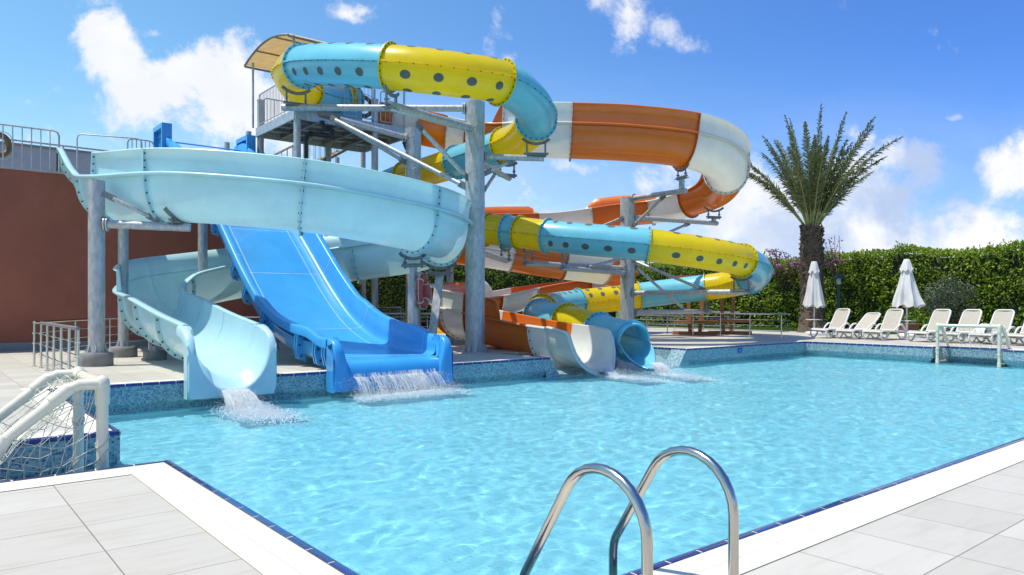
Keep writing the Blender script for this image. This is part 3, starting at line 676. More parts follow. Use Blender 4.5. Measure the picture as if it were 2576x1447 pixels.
# underside skin
rows = []
for t in ts:
    p, T, S, N, k = S3.at(t); rows.append([p + S * x + N * y for x, y in ((BW + .05, .28), (BW + .02, .02), (BW - .1, -.07), (0, -.08), (-BW + .1, -.07), (-BW - .02, .02), (-BW - .05, .28))])
mb.grid(rows, False, 0, True)
# joint ribs with bolts
for t in (1.6, 3.4, 4.6, 5.7, 6.35, 7.4, 9.3, 10.3, 10.85):
    p, T, S, N, k = S3.at(t); h = bwall(t)
    for sg in (1, -1):
        for o_ in (-.05, .05):
            q = [(BW + .0, h - .1), (BW + .15, h - .1), (BW + .17, .1), (BW + .12, -.1), (BW - .05, -.17)]
            mb.grid([[p + T * (o_ - .02) + S * sg * x + N * y for x, y in q], [p + T * (o_ + .02) + S * sg * x + N * y for x, y in q]], False, 0, False)
            mb.add([p + T * (o_ + .02) + S * sg * x + N * y for x, y in q] + [p + T * (o_ + .02) + S * sg * (BW + .005) + N * .1], [(0, 1, 2, 3, 4, 5)], 0)
            mb.add([p + T * (o_ - .02) + S * sg * x + N * y for x, y in q] + [p + T * (o_ - .02) + S * sg * (BW + .005) + N * .1], [(5, 4, 3, 2, 1, 0)], 0)
        for (x, y) in ((BW + .1, h - .2), (BW + .11, .18), (BW + .06, -.04)): mb.bolt(p + T * .07 + S * sg * x + N * y, T, .022, .018, 1)
mb.build('slide_trough', [M['blue'], M['bolt']], ROOT_B)
sb = MB()
for t in (2.5, 4.55, 5.66, 7.55, 9.0, 10.35):
    p, T, S, N, k = S3.at(t); pr = bprof(bwall(t))
    sb.grid([[p + T * o_ + S * x + N * (y + .004) + S * (-.004 if x > .9 else (.004 if x < -.9 else 0)) for x, y in pr[2:-2]] for o_ in (-.007, .007)], False, 0, False)
for s_ in (-.74, .78):
    q = [S3.at(t) for t in S3.ts(2.5, 11, 6)]
    sb.grid([[p + S * (s_ - .008) + N * .004 for p, T, S, N, k in q], [p + S * (s_ + .008) + N * .004 for p, T, S, N, k in q]], False, 0, False)
sb.build('joint_line', M['seam'], ROOT_B)
# lip: floor rolls over between two rounded end posts
lb = MB(); roll = [(12.56, .2), (12.47, .195), (12.38, .165), (12.31, .11), (12.265, .03), (12.24, -.08), (12.232, -.3)]
lb.grid([[uv(BC + x, v, z) for x in (-BW + .1, -.5, 0, .5, BW - .1)] for v, z in roll], False, 0, True)
rim = [(12.62, .60), (12.48, .60), (12.38, .585), (12.30, .54), (12.235, .46), (12.205, .36), (12.2, .1), (12.195, -.345)]
for sg in (1, -1):
    rows = []
    for i, (v, z) in enumerate(rim):
        inn = BW - .02 - .20 * max(0, min(1, (.5 - z) / .8)); out = BW + .14 + (.03 if z < 0 else 0) * 1
        rows.append([uv(BC + sg * x, v + dv, z + dz) for x, dv, dz in ((out, .34 if z < .5 else .0, -.0 if z < .5 else -.16), (out, .02, -.015), (out - .025, 0, 0), (inn + .02, 0, 0), (inn, .025, -.01), (inn - .01, .12, -.06 if z > .3 else 0))])
    lb.grid(rows, False, 0, True)
    lb.grid([[uv(BC + sg * (BW - .03), v, .62 - .0), uv(BC + sg * (BW - .03), v, .2), uv(BC + sg * (BW - .16), v - .0, .16)] for v in (12.64, 12.5, 12.42)], False, 0, True)
    lb.quad(uv(BC + sg * (BW - .02), 12.43, .58), uv(BC + sg * (BW - .02), 12.24, .40), uv(BC + sg * (BW - .12), 12.24, -.3), uv(BC + sg * (BW - .12), 12.43, -.3))
    lb.quad(uv(BC + sg * (BW + .165), 12.5, .48), uv(BC + sg * (BW + .165), 12.22, .3), uv(BC + sg * (BW + .168), 12.215, -.34), uv(BC + sg * (BW + .168), 12.52, -.34))
lb.quad(uv(BC - BW - .1, 12.25, -.34), uv(BC + BW + .1, 12.25, -.34), uv(BC + BW + .1, 12.25, -.05), uv(BC - BW - .1, 12.25, -.05))
lb.build('exit_lip', M['blue'], ROOT_B)
# starting gate boards on the roof
for sg in (-1, 1):
    gb = MB(); uo = BC + sg * (BW + .12)
    gb.ubox(uo - .14, 23.35, 5.2, uo + .14, 23.43, 6.58); gb.ubox(uo - .14, 23.43, 6.44, uo + .14, 24.35, 6.58); gb.ubox(uo - .14, 24.27, 5.2, uo + .14, 24.35, 6.44); gb.ubox(uo - .02, 23.43, 5.2, uo + .02, 24.27, 6.44)
    gb.build('gate_board', M['blue'], ROOT_B)
gb = MB(); gb.tube([uv(BC - BW - .1, 23.9, 6.15), uv(BC + BW + .1, 23.9, 6.15)], .022, 8); gb.build('grab_bar', M['blue'], ROOT_B)
# ---------------------------------------------------------------- steel supports
def column(name, label, P, r, ztop, cat='column', base=None, plate=True, group=None, ribs=8):
    P = Vector((P.x, P.y, 0)); o = thing(name, label, cat, P, group)
    z0 = 0
    if base:
        br, bh = base; mb = MB()
        pf = [(br, 0), (br, bh - .03), (br - .03, bh)]
        mb.lathe(P, [(br, 0), (br, bh * .5), (br, bh - .025), (br - .02, bh)], 28, 0, True); mb.build('concrete_base', M['concrete'], o); z0 = bh
    mb = MB(); mb.tube([P + Z * z0, P + Z * (z0 + (ztop - z0) * .5), P + Z * ztop], r, 28); mb.build('shaft', M['galv'], o)
    if plate:
        mb = MB(); mb.lathe(P + Z * z0, [(r * 1.42, 0), (r * 1.42, .025)], 24, 0, False)
        for i in range(ribs):
            a = 2 * PI * (i + .5) / ribs; d = Vector((math.cos(a), math.sin(a), 0)); s = Vector((-d.y, d.x, 0)) * .008; hh = max(.18, r)
            q = [P + d * (r * .98) + Z * (z0 + .024), P + d * r * 1.38 + Z * (z0 + .024), P + d * (r * .98) + Z * (z0 + hh)]
            mb.add([x + s for x in q] + [x - s for x in q], [(0, 1, 2), (5, 4, 3), (1, 4, 5, 2), (0, 3, 4, 1)], 0)
        mb.build('base_plate', M['galv'], o)
    return o
def arm(o, p, q, r=.1, name='support_arm', flange=True):
    mb = MB(); p, q = Vector(p), Vector(q); d = (q - p).normalized(); L = (q - p).length
    mb.tube([p, (p + q) / 2, q], r, 14)
    if flange: mb.lathe(p + d * .0, [(r * 1.75, 0), (r * 1.75, .03)], 12, 0, False, d); mb.lathe(p + d * .05, [(r * 1.75, 0), (r * 1.75, .025)], 12, 0, False, d)
    mb.build(name, M['galv'], o)
def brace(o, p, q, r=.05):
    mb = MB(); p, q = Vector(p), Vector(q); d = (q - p).normalized()
    mb.tube([p + d * .18, (p + q) / 2, q - d * .18], r, 12)
    for e, sg in ((p, 1), (q, -1)):
        s = d.cross(Z).normalized(); u = s.cross(d)
        mb.box(e + d * .1 * sg, d * .13, s * .012, u * r * 1.5, 1); mb.lathe(e + d * .05 * sg - s * .03, [(.03, 0), (.03, .06)], 8, 1, False, s)
    mb.build('brace', [M['galv'], M['galvdark']], o)
def hanger(o, bottom, T, drop=.35, w=.24, r=TR):
    # U clamp under a flange: saddle strip, two lugs and a cross bar
    mb = MB(); T = Vector((T.x, T.y, 0)).normalized(); S = T.cross(Z); c = bottom + Z * r
    rows = []
    for o_ in (-.018, .018): rows.append([c + T * o_ + (S * math.cos(a) + Z * math.sin(a)) * (r + .078) for a in [math.radians(228 + 84 * i / 10) for i in range(11)]])
    rows.append([c + T * .018 + (S * math.cos(a) + Z * math.sin(a)) * (r + .0) for a in [math.radians(228 + 84 * i / 10) for i in range(11)]])
    mb.grid(rows, False, 0, False)
    for sg in (-1, 1):
        mb.box(bottom + S * w * sg - Z * (drop * .5 - .0), T * .015, S * .022, Z * (drop * .5 + .04), 0)
        mb.lathe(bottom + S * w * sg - Z * drop * .55 - T * .05, [(.026, 0), (.026, .1)], 8, 0, False, T)
    mb.box(bottom - Z * (drop - .05), T * .035, S * (w + .08), Z * .025, 0)
    mb.box(bottom - Z * (drop), T * .12, S * (w + .02), Z * .012, 0)
    mb.build('bracket', M['galvdark'], o)
def tb(path, t, r): p, T, S, N, k = path.at(t); return p - Z * (r * k + .085), T

PB = at(1195, 886, 1857 * 1.25 / 123)
P1 = column('steel_pillar', 'tallest thick galvanised pillar, standing in front of all the loops beside the blue slide lip', PB, .25, 6.38, group='thick steel pillars carrying the loops')
def seams(o, P, r, z0, z1, pitch):
    mb = MB(); pts = []; a = 0; z = z0; n = int((z1 - z0) / pitch * 24)
    pts = [P + Vector((math.cos(2 * PI * i / 24) * (r + .001), math.sin(2 * PI * i / 24) * (r + .001), 0)) + Z * (z0 + (z1 - z0) * i / n) for i in range(n + 1)]
    mb.tube(pts, .006, 4); mb.build('spiral_weld', M['galv'], o)
seams(P1, Vector((PB.x, PB.y, 0)), .25, .5, 6.1, 1.1)
def y_on(P, px, py, dY=0): return at(px, py, P.y + dY)
b7, T7 = tb(TS, 7.0, TR); e7 = b7 - Z * .42
arm(P1, PB.xy.to_3d() + Z * e7.z + (e7 - PB).normalized() * .25, e7 + (e7 - PB).normalized() * .15, .105); hanger(P1, b7, T7)
b4, T4 = tb(TS, 4.5, TR); e4 = b4 - Z * .4
pz4 = Vector((PB.x, PB.y, e4.z)); d4 = (e4 - pz4).normalized()
arm(P1, pz4 + d4 * .25, e4 + d4 * .35, .085); hanger(P1, b4, T4)
mid7 = Vector((PB.x, PB.y, e7.z)).lerp(e7, .72)
brace(P1, at(1176, 448, PB.y - .15), mid7 - Z * .1, .055)
brace(P1, at(1172, 470, PB.y - .05), at(833, 297, 20.6), .06)
b11, T11 = tb(TS, 11.2, TR); e11 = b11 - Z * .42; pp = Vector((PB.x, PB.y, e11.z)); d = (e11 - pp).normalized()
arm(P1, pp + d * .25, e11 + d * .2, .075); hanger(P1, b11, T11); brace(P1, at(1219, 437, PB.y), pp.lerp(e11, .62) - Z * .07, .045)
b13, T13 = tb(TS, 13.1, TR); e13 = b13 - Z * .38; pp = Vector((PB.x, PB.y, e13.z)); d = (e13 - pp).normalized()
arm(P1, pp + d * .25, e13 + d * .2, .08); hanger(P1, b13, T13); brace(P1, at(1219, 478, PB.y), pp.lerp(e13, .6) - Z * .07, .045)
b22, T22 = tb(TS, 22.25, TR); e22 = b22 - Z * .36; pp = Vector((PB.x, PB.y, e22.z)); d = (e22 - pp).normalized()
arm(P1, pp + d * .25, e22 + d * .2, .085); hanger(P1, b22, T22)

P2p = Vector(((1040 - CX) / F * 22.4, 22.4, 0))
P2 = column('steel_pillar', 'shorter galvanised pillar behind the cyan loop, its flat top just under the tower deck corner', P2p, .235, 6.55, group='thick steel pillars carrying the loops')
seams(P2, P2p, .235, .5, 6.4, 1.0)
arm(P2, at(1022, 347, 22.3), at(835, 296, 20.9), .085); brace(P2, at(1020, 408, 22.3), at(845, 305, 21.0), .055)
mb = MB(); q = at(828, 292, 20.9); mb.box(q, Vector((.3, .06, -.06)), Vector((-.03, .2, 0)), Z * .06); mb.build('bracket', M['galvdark'], P2)

P3p = Vector(((1578 - CX) / F * 26.2, 26.2, 0))
P3 = column('steel_pillar', 'galvanised pillar standing free inside the right hand loops, behind the tube exit', P3p, .25, 5.0, group='thick steel pillars carrying the loops')
seams(P3, P3p, .25, .5, 4.9, 1.1)
def farm(o, Pp, path, t, r, drop, rb, bz=None, stub=0, isT=True):
    b, T = tb(path, t, r); e = b - Z * (drop + stub); pp = Vector((Pp.x, Pp.y, e.z)); d = (e - pp).normalized()
    arm(o, pp + d * .25, e + d * .18, rb); hanger(o, b, T, drop, .24, r if isT else .62)
    if stub:
        mb = MB(); mb.box(b - Z * (drop + stub * .5), d * .07, d.cross(Z) * .06, Z * stub * .5); mb.build('upright', M['galv'], o)
    if bz is not None: brace(o, pp + d * .25 + Z * bz, pp.lerp(e, .7) + Z * (.07 if bz > 0 else -.07), .05)
farm(P3, P3p, S2, 7.0, .90, .3, .085, -1.0, .42, False)
farm(P3, P3p, S2, 10.2, .88, .3, .085, -1.1, .2, False)
farm(P3, P3p, TS, 24.0, TR, .36, .08, .55); farm(P3, P3p, TS, 23.0, TR, .36, .085)
farm(P3, P3p, TS, 27.05, TR, .4, .085, 1.15); farm(P3, P3p, TS, 31.05, TR, .36, .09, 1.7)
brace(P3, at(1566, 548, 26.0), at(1500, 575, 27.8), .05)

Q = at(243, 921, 14.8); Q.x = (243 - CX) / F * 14.75; Q.y = 14.75
c1 = column('slide_column', 'front galvanised column on a round concrete footing at the far left of the cyan slide', Q, .152, 3.70, base=(.30, .26), group='slim columns under the slides')
e = pz(478, 0, 15.0); b, T = tb(S1, 3.72, .92); zb = at(478, 572, 15.0).z
arm(c1, Vector((Q.x + .15, Q.y, at(262, 564, 14.8).z)), at(478, 573, 15.1), .085); brace(c1, at(262, 488, 14.7), at(398, 556, 15.0), .04)
hanger(c1, at(452, 545, 15.1), T, .14, .2, .62)
Q = Vector(((310 - CX) / F * 17.2, 17.2, 0)); c2 = column('slide_column', 'second column behind the front left one, on its own round concrete footing under the cyan bend', Q, .112, at(310, 552, 17.0).z, base=(.30, .24), group='slim columns under the slides')
hanger(c2, at(312, 536, 17.0), S1.at(2.4)[1], .2, .26, .62)
Q = Vector(((510 - CX) / F * 18.9, 18.9, 0)); c3 = column('slide_column', 'slim column in front of the brown wall, hidden below by the cyan lower bend', Q, .115, 3.7, base=(.28, .2), group='slim columns under the slides')
Q = Vector(((390 - CX) / F * 16.3, 16.3, 0)); c4 = column('slide_column', 'very short stub column on a concrete footing right under the cyan lower bend', Q, .085, .30, base=(.24, .2), group='slim columns under the slides')
Q = Vector(((1040 - CX) / F * 17.3, 17.3, 0)); c5 = column('slide_column', 'column with the red lifebuoy hung on its side, under the right end of the cyan slide', Q, .135, 1.62, group='slim columns under the slides')
b, T = tb(S1, 6.55, .92); mb = MB(); mb.tube([Vector((Q.x, Q.y, 1.55)), Vector((Q.x, Q.y, b.z - .2))], .085, 14); mb.build('neck', M['galv'], c5); hanger(c5, Vector((Q.x, Q.y, b.z)), T, .22, .26, .62)
Q5 = Q
b, T = tb(S1, 8.1, .92); Q = b.copy(); foot = at(1082, 850, 18.2)
c6 = thing('slide_column', 'leaning flat steel strut behind the lifebuoy column, propping up the cyan bend', 'column', (foot.x, foot.y, 0), 'slim columns under the slides')
mb = MB(); d = (b - Z * .2 - Vector((foot.x, foot.y, 0))); dn = d.normalized(); mb.box(Vector((foot.x, foot.y, 0)) + d * .5, dn * (d.length * .5), dn.cross(Vector((0, 1, 0))).normalized() * .1, Vector((0, 1, 0)) * .06); mb.build('shaft', M['galv'], c6)
hanger(c6, b, T, .2, .26, .62)
def under(path, t, dep): p, T, S, N, k = path.at(t); return p - N * dep * k, T
for (path, t, dep, lab, r) in ((S1, 11.2, .95, 'grey column behind the blue slide holding up the back run of the cyan flume', .12), (S3, 7.3, .1, 'slender pale column under the steep part of the blue slide', .085), (S3, 9.4, .1, 'low post under the blue slide where it flattens out', .08),
                          (S2, 31.4, .92, 'short grey leg under the orange part of the orange and white exit', .05), (S2, 31.95, .92, 'short grey leg under the joint of the orange and white exit scoop', .05), (S2, 28.9, .92, 'short grey leg under the white left bend of the orange and white flume', .05),
                          (TS, 39.2, .5, 'short grey leg under the sky blue tube exit', .05), (S2, 18.9, .82, 'grey column at the hedge under the middle left bend of the orange flume', .13)):
    b, T = under(path, t, dep); Q = Vector((b.x, b.y, 0))
    if path is S2 and t in (32.6,): Q.z = 0
    c = column('slide_column', lab, Q, r, b.z - .03, base=None, plate=r > .07, group='short legs under the slide exits' if r < .07 else 'slim columns under the slides')
    hanger(c, b + Z * .02, T, .1, .16, .6) if r < .1 and path is not S3 else None

# ---------------------------------------------------------------- launch tower
TU0, TU1, TV0, TV1, TZ = 8.77, 12.42, 20.6, 23.5, 6.85
TW = thing('slide_tower', 'steel launch tower with a tan barrel canopy above the slides', 'tower', tuple(uv(10.5, 22, 0)))
for (u, v, zt) in ((TU0, TV0, 7.75), (TU0, TV1, 7.75), (11.3, TV0, 7.6), (11.1, TV1, 7.6)):
    mb = MB(); P = uv(u, v); mb.tube([P, P + Z * 3, P + Z * zt], .105, 18); mb.lathe(P + Z * zt, [(.115, 0), (.115, .03)], 18); mb.build('post', M['galv'], TW)
for (u, v) in ((8.6, 23.7), (8.62, 20.5), (12.3, 20.5), (12.3, 23.7), (11.3, 20.62), (11.35, 23.6)):
    mb = MB(); P = uv(u, v); mb.tube([P + Z * 6.9, P + Z * 9.0], .035, 10); mb.build('canopy_pole', M['galv'], TW)
mb = MB(); mb.ubox(TU0 - .1, TV0 - .1, TZ - .05, TU1 + .1, TV1 + .1, TZ); dk = mb.build('deck', M['plank'], TW)
mb = MB()
for v in (TV0 - .13, TV1 + .07): mb.ubox(TU0 - .1, v, TZ - .26, TU1 + .1, v + .06, TZ + .02)
for u in (TU0 - .13, TU1 + .07): mb.ubox(u, TV0 - .07, TZ - .26, u + .06, TV1 + .07, TZ + .02)
mb.build('edge_beam', M['galv'], TW)
mb = MB()
for i in range(1, 5): u = TU0 + (TU1 - TU0) * i / 5; mb.ubox(u - .05, TV0 - .06, TZ - .2, u + .05, TV1 + .06, TZ - .055)
for i in range(1, 4): v = TV0 + (TV1 - TV0) * i / 4; mb.ubox(TU0 - .06, v - .04, TZ - .17, TU1 + .06, v + .04, TZ - .0555)
mb.build('joist', M['galvdark'], TW)
def rail_panel(o, p, q, z0, h, n, r=.02, name='railing', mname='galv', rb=.009, corner=.09):
    mb = MB(); p, q = Vector(p), Vector(q); d = (q - p).normalized(); k = corner
    pts = [p + Z * (z0 + .1), p + Z * (z0 + h - k), p + d * k * .3 + Z * (z0 + h - k * .3), p + d * k + Z * (z0 + h), q - d * k + Z * (z0 + h), q - d * k * .3 + Z * (z0 + h - k * .3), q + Z * (z0 + h - k), q + Z * (z0 + .1)]
    mb.tube(pts, r, 8); mb.tube([p + Z * (z0 + .1), q + Z * (z0 + .1)], r * .8, 8)
    for i in range(1, n): c = p.lerp(q, i / n); mb.tube([c + Z * (z0 + .1), c + Z * (z0 + h)], rb, 6)
    return mb.build(name, M[mname], o)
rail_panel(TW, uv(TU0 - .1, TV0 + .1), uv(TU0 - .1, TV1 - .15), TZ, 1.05, 22)
rail_panel(TW, uv(TU0 + .15, TV1 + .1), uv(11.0, TV1 + .1), TZ, 1.05, 18)
rail_panel(TW, uv(10.2, TV0 - .1), uv(11.15, TV0 - .1), TZ, 1.1, 7); rail_panel(TW, uv(11.45, TV0 - .1), uv(11.95, TV0 - .1), TZ, 1.05, 3)
rail_panel(TW, uv(11.3, TV1 + .1), uv(TU1, TV1 + .1), TZ, 1.05, 8)
# canopy
mb = MB(); e0, e1v, rise = 20.35, 23.9, .30; n = 14
def cz(f): return 8.93 + rise * math.sin(PI * f) ** .9
for dz in (0, .025): mb.grid([[uv(u, e1v + (e0 - e1v) * i / n, cz(i / n) + dz) for i in range(n + 1)] for u in (8.42, 9.4, 10.4, 11.4, 12.38)], False, 0, True)
mb.build('canopy', M['canvas'], TW)
mb = MB()
for u in (8.40, 10.4, 12.40): mb.tube([uv(u, e1v + (e0 - e1v) * i / n, cz(i / n) - .02) for i in range(n + 1)], .032, 8)
for i in (0, 4, 10, 14): mb.tube([uv(8.4, e1v + (e0 - e1v) * i / n, cz(i / n) - .045), uv(12.4, e1v + (e0 - e1v) * i / n, cz(i / n) - .045)], .035 if i in (0, 14) else .025, 8)
mb.build('canopy_frame', M['trim'], TW)
# stairs behind
for fl in range(4):
    z1 = TZ - fl * 1.71; z0 = z1 - 1.71; vv = 24.1 + (fl % 2) * 1.15; n = 9
    mb = MB()
    for i in range(n):
        f = (i + .5) / n; u = (12.0 - f * 2.6) if fl % 2 == 0 else (9.4 + f * 2.6); z = z1 - (i + 1) * 1.71 / n
        mb.ubox(u - .16, vv, z - .04, u + .16, vv + .95, z)
    mb.build('stair_tread', M['plank'], TW)
    mb = MB(); ua, ub = (12.1, 9.3) if fl % 2 == 0 else (9.3, 12.1)
    for v in (vv - .03, vv + .98):
        mb.tube([uv(ua, v, z1 - .1), uv(ub, v, z0 - .1)], .06, 8); mb.tube([uv(ua, v, z1 + .95), uv(ub, v, z0 + .95)], .022, 8)
        for i in range(15): f = i / 14; u = ua + (ub - ua) * f; z = z1 + (z0 - z1) * f; mb.tube([uv(u, v, z - .05), uv(u, v, z + .95)], .009, 5)
    mb.build('stair_railing', M['galvdark'], TW)
    mb = MB(); ue = ub + (-.5 if ub < 10 else .5); mb.ubox(min(ub, ue) - .3, 24.1, z0 - .06, max(ub, ue) + .3, 26.2, z0 - .0); mb.build('landing', M['plank'], TW)
for (u, v) in ((8.6, 24.1), (8.6, 26.2), (12.75, 24.1), (12.75, 26.2)):
    mb = MB(); mb.tube([uv(u, v, 0), uv(u, v, TZ)], .09, 12); mb.build('stair_post', M['galv'], TW)
for (a, b) in (((TU0, TV1, .3), (11.1, TV1, 3.2)), ((11.1, TV1, .3), (TU0, TV1, 3.2)), ((11.3, TV0, .3), (11.1, TV1, 3.0)), ((11.1, TV1, 3.2), (TU0, TV1, 6.2)), ((TU0, TV1, 3.4), (11.1, TV1, 6.3))):
    mb = MB(); mb.tube([uv(*a), uv(*b)], .045, 8); mb.build('cross_brace', M['galvdark'], TW)
rail_panel(TW, uv(12.2, 23.3), uv(13.6, 23.9), 3.9, 1.0, 14, mname='galvdark'); rail_panel(TW, uv(12.2, 22.6), uv(14.4, 24.2), 0, 1.1, 22, mname='galvdark')
# drain pipes under the tube start
def pipe(label, pts, r):
    o = thing('drain_pipe', label, 'pipe', tuple(pts[0].xy) + (0,), 'black drain pipes on the tower')
    mb = MB(); full = [pts[0]]
    for i in range(1, len(pts) - 1):
        p, q, s = pts[i - 1], pts[i], pts[i + 1]; a = (p - q).normalized(); b = (s - q).normalized(); k = min(.14, (p - q).length * .45, (s - q).length * .45)
        full += [q + a * k, q + a * k * .35 + b * k * .35, q + b * k]
    full.append(pts[-1]); mb.tube(full, r, 14); mb.build('pipe_run', M['black'], o)
    mb = MB()
    for i in range(1, len(pts) - 1):
        for s in (pts[i - 1], pts[i + 1]): d = (s - pts[i]).normalized(); mb = MB(); mb.tube([pts[i] + d * .12, pts[i] + d * .2], r * 1.22, 14); mb.build('pipe_collar', M['black'], o)
pipe('black drain pipe stepping down from the tube start to the ground', [at(810, 305, 21.6), at(812, 322, 21.6), at(836, 325, 21.7), at(834, 343, 21.7), at(770, 335, 21.9), Vector((*at(770, 335, 21.9).xy, .02))], .065)
pipe('short black drain pipe under the tower corner beside the shorter pillar', [at(990, 340, 22.9), at(1018, 346, 23.0), at(1018, 372, 23.0), at(1030, 374, 23.3)], .06)
tub = MB(); P = uv(10.5, 21.35, TZ); 
tub.ubox(9.4, 20.95, TZ + .003, 11.05, 21.85, TZ + .42); tub.build('start_basin', M['tblue'], ROOT_T)

# ---------------------------------------------------------------- brown building, grey block behind, roof things
BV, BZ = 23.1, 4.79
BD = thing('brown_building', 'flat roofed building with a plain terracotta brown wall on the left', 'building', tuple(uv(0, BV + 3, 0)))
mb = MB(); mb.ubox(-24, BV, .22, 9.2, BV + 12, BZ - .06); mb.build('wall', M['brown'], BD)
mb = MB(); mb.ubox(-24, BV - .03, -.03, 9.23, BV + 12, .219); mb.build('plinth', M['plinth'], BD)
mb = MB(); mb.ubox(-24, BV - .035, BZ - .06, 9.235, BV + 12, BZ); mb.build('roof', M['roof'], BD)
GB = thing('grey_building', 'low grey rooftop block behind the roof railings', 'building', tuple(uv(0, 29, BZ)))
mb = MB(); mb.ubox(-20, 27, BZ, 6.6, 34, 6.07); mb.build('wall', M['greywall'], GB)
mb = MB(); mb.ubox(-20.05, 26.95, 6.0701, 6.65, 34.05, 6.13)
mb.build('coping', M['trim'], GB)
mb = MB(); mb.tube([uv(-20, 27.1, 6.24), uv(6.6, 27.1, 6.24)], .03, 8)
for i in range(14): mb.tube([uv(-19 + i * 1.9, 27.1, 6.12), uv(-19 + i * 1.9, 27.1, 6.24)], .02, 6)
mb.build('rail', M['galv'], GB)
def railing(label, p, q, z, h, n, r=.024, rb=.014, mname='galv', mids=()):
    p, q = Vector(p), Vector(q); o = thing('roof_railing', label, 'railing', tuple(p.xy) + (z,), 'railings on the brown roof'); d = (q - p).normalized(); k = .12
    mb = MB(); mb.tube([p + Z * z, p + Z * (z + h - k), p + d * k * .3 + Z * (z + h - k * .3), p + d * k + Z * (z + h), q - d * k + Z * (z + h), q - d * k * .3 + Z * (z + h - k * .3), q + Z * (z + h - k), q + Z * z], r, 10); mb.build('frame', M[mname], o)
    for i in range(1, n):
        c = p.lerp(q, i / n); mb = MB(); mb.tube([c + Z * z, c + Z * (z + h)], rb, 8); mb.lathe(c + Z * z, [(.03, 0), (.03, .02)], 8); mb.build('baluster', M[mname], o)
    return o
pe = at(153, 400, 20); r0 = railing('roof railing with many upright bars at the far left edge of the brown wall', uv(-.6, BV + .06), uv(3.15, BV + .06), BZ, 1.09, 18)
railing('bare hoop rail without bars on the roof behind the start of the cyan slide', uv(3.75, BV + 1.2), uv(5.35, BV + .75), BZ, 1.32, 1, .02)
railing('short railing between the cyan slide start and the blue gate board on the roof', uv(5.0, BV + .9), uv(5.72, BV + .9), BZ, 1.32, 6)
# black bar as a dark wedge between the cyan slide's start wall and the railing
mb = MB(); p, T, S, N, k = S1.at(0.0); mb.box(p + S * .50 - N * .25 - T * .06, T * .03, S * .05, N * .36); mb.build('dark_wedge', M['black'], ROOT_S)

def lifebuoy(label, c, ax, mname, Rr=.33, r=.085, squash=1.0):
    o = thing('lifebuoy', label, 'lifebuoy', c, 'lifebuoys'); ax = Vector(ax).normalized(); e1 = ax.cross(Z).normalized(); e2 = e1.cross(ax)
    c = Vector(c); mb = MB(); mb.tube([c + (e1 * math.cos(a) + e2 * math.sin(a)) * Rr for a in [2 * PI * i / 30 for i in range(31)]], r, 14, 0, False); ring = mb.build('ring', M[mname], o)
    for q in range(0 if mname == 'buoytan' else 4):
        a0 = PI / 4 + q * PI / 2; mb = MB(); mb.tube([c + (e1 * math.cos(a0 + d_) + e2 * math.sin(a0 + d_)) * Rr for d_ in (-.05, 0, .05)], r * 1.04, 14, 0, False); mb.build('band', M['pvc'], o)
    mb = MB(); pts = []
    for i in range(41): a = 2 * PI * i / 40; rr = Rr + r + .015 + .05 * abs(math.sin(2 * a)); pts.append(c + (e1 * math.cos(a) + e2 * math.sin(a)) * rr + ax * .02)
    pts += [pts[-1] - Z * .1 * i + e1 * .01 * i for i in range(1, 1)]
    mb.tube(pts, .011, 6, 0, False); mb.build('rope', M['rope'], o); return o
lifebuoy('faded red lifebuoy hanging on a column beside the blue slide', Vector((Q5.x + .235, Q5.y - .12, at(1063, 733, Q5.y).z)), (.985, -.17, 0), 'red', .31, .085)
lifebuoy('brown lifebuoy hung on the tower railing behind the tube start', at(914, 268, 23.7), (.6, -.8, 0), 'buoytan', .30, .07)
lifebuoy('weathered brown lifebuoy hung on the roof railing at the left edge of the view', at(-2, 364, 19.8), (.93, -.37, 0), 'buoytan', .27, .075)
# ---------------------------------------------------------------- stainless deck fences
def fence(label, pts, h=.87, mids=(.26, .46, .66), dark=False, r=.028, rp=.021, over=0, n_mid=1):
    pts = [Vector((p.x, p.y, 0)) for p in pts]; o = thing('deck_fence', label, 'fence', pts[0], 'stainless fences on the deck')
    a = pts[0] + (pts[0] - pts[1]).normalized() * over; b = pts[-1] + (pts[-1] - pts[-2]).normalized() * over; top = [a] + pts[1:-1] + [b]
    mb = MB(); mb.tube([p + Z * h for p in top], r, 12); mb.build('handrail', M['galvdark'] if dark else M['stainless'], o)
    for z in mids: mb = MB(); mb.tube([p + Z * z for p in top], .011, 8); mb.build('rail', M['stainless'], o)
    for p in pts:
        mb = MB(); mb.tube([p, p + Z * (h - .02)], rp, 10); mb.lathe(p, [(.045, 0), (.045, .012)], 12)
        for z in mids: mb.lathe(p + Z * z - Vector((.03, 0, 0)), [(.016, 0), (.016, .06)], 8, 0, False, Vector((1, 0, 0)))
        mb.build('post', M['stainless'], o)
    return o
fence('stainless fence running back from the pool corner at the far left, with a dark handrail', [uv(1.98, v) for v in (12.75, 13.55, 14.35, 15.15, 15.95, 16.75)], dark=True)
fence('stainless fence along the brown wall behind the left hand columns', [at(86, 925, 14.6), at(190, 900, 16.9), at(277, 888, 18.6), at(375, 880, 19.9), at(520, 880, 20.4), at(660, 880, 20.8)])
fence('stainless fence on the deck in front of the timber swing, right of the tube exit', [uv(23.6, v) for v in (14.0, 15.25, 16.5, 17.75, 19.0, 20.1)], over=.3)
fence('farther stainless fence behind the timber swing at the lawn edge', [uv(27.6, v) for v in (18.6, 20.2, 21.8, 23.4, 25.0)], over=.3)
fence('stainless fence in the shade behind the lifebuoy column', [at(x, 850, 26.8) for x in (860, 905, 960, 1015, 1075, 1135)], mids=(.2, .4, .6, .75))
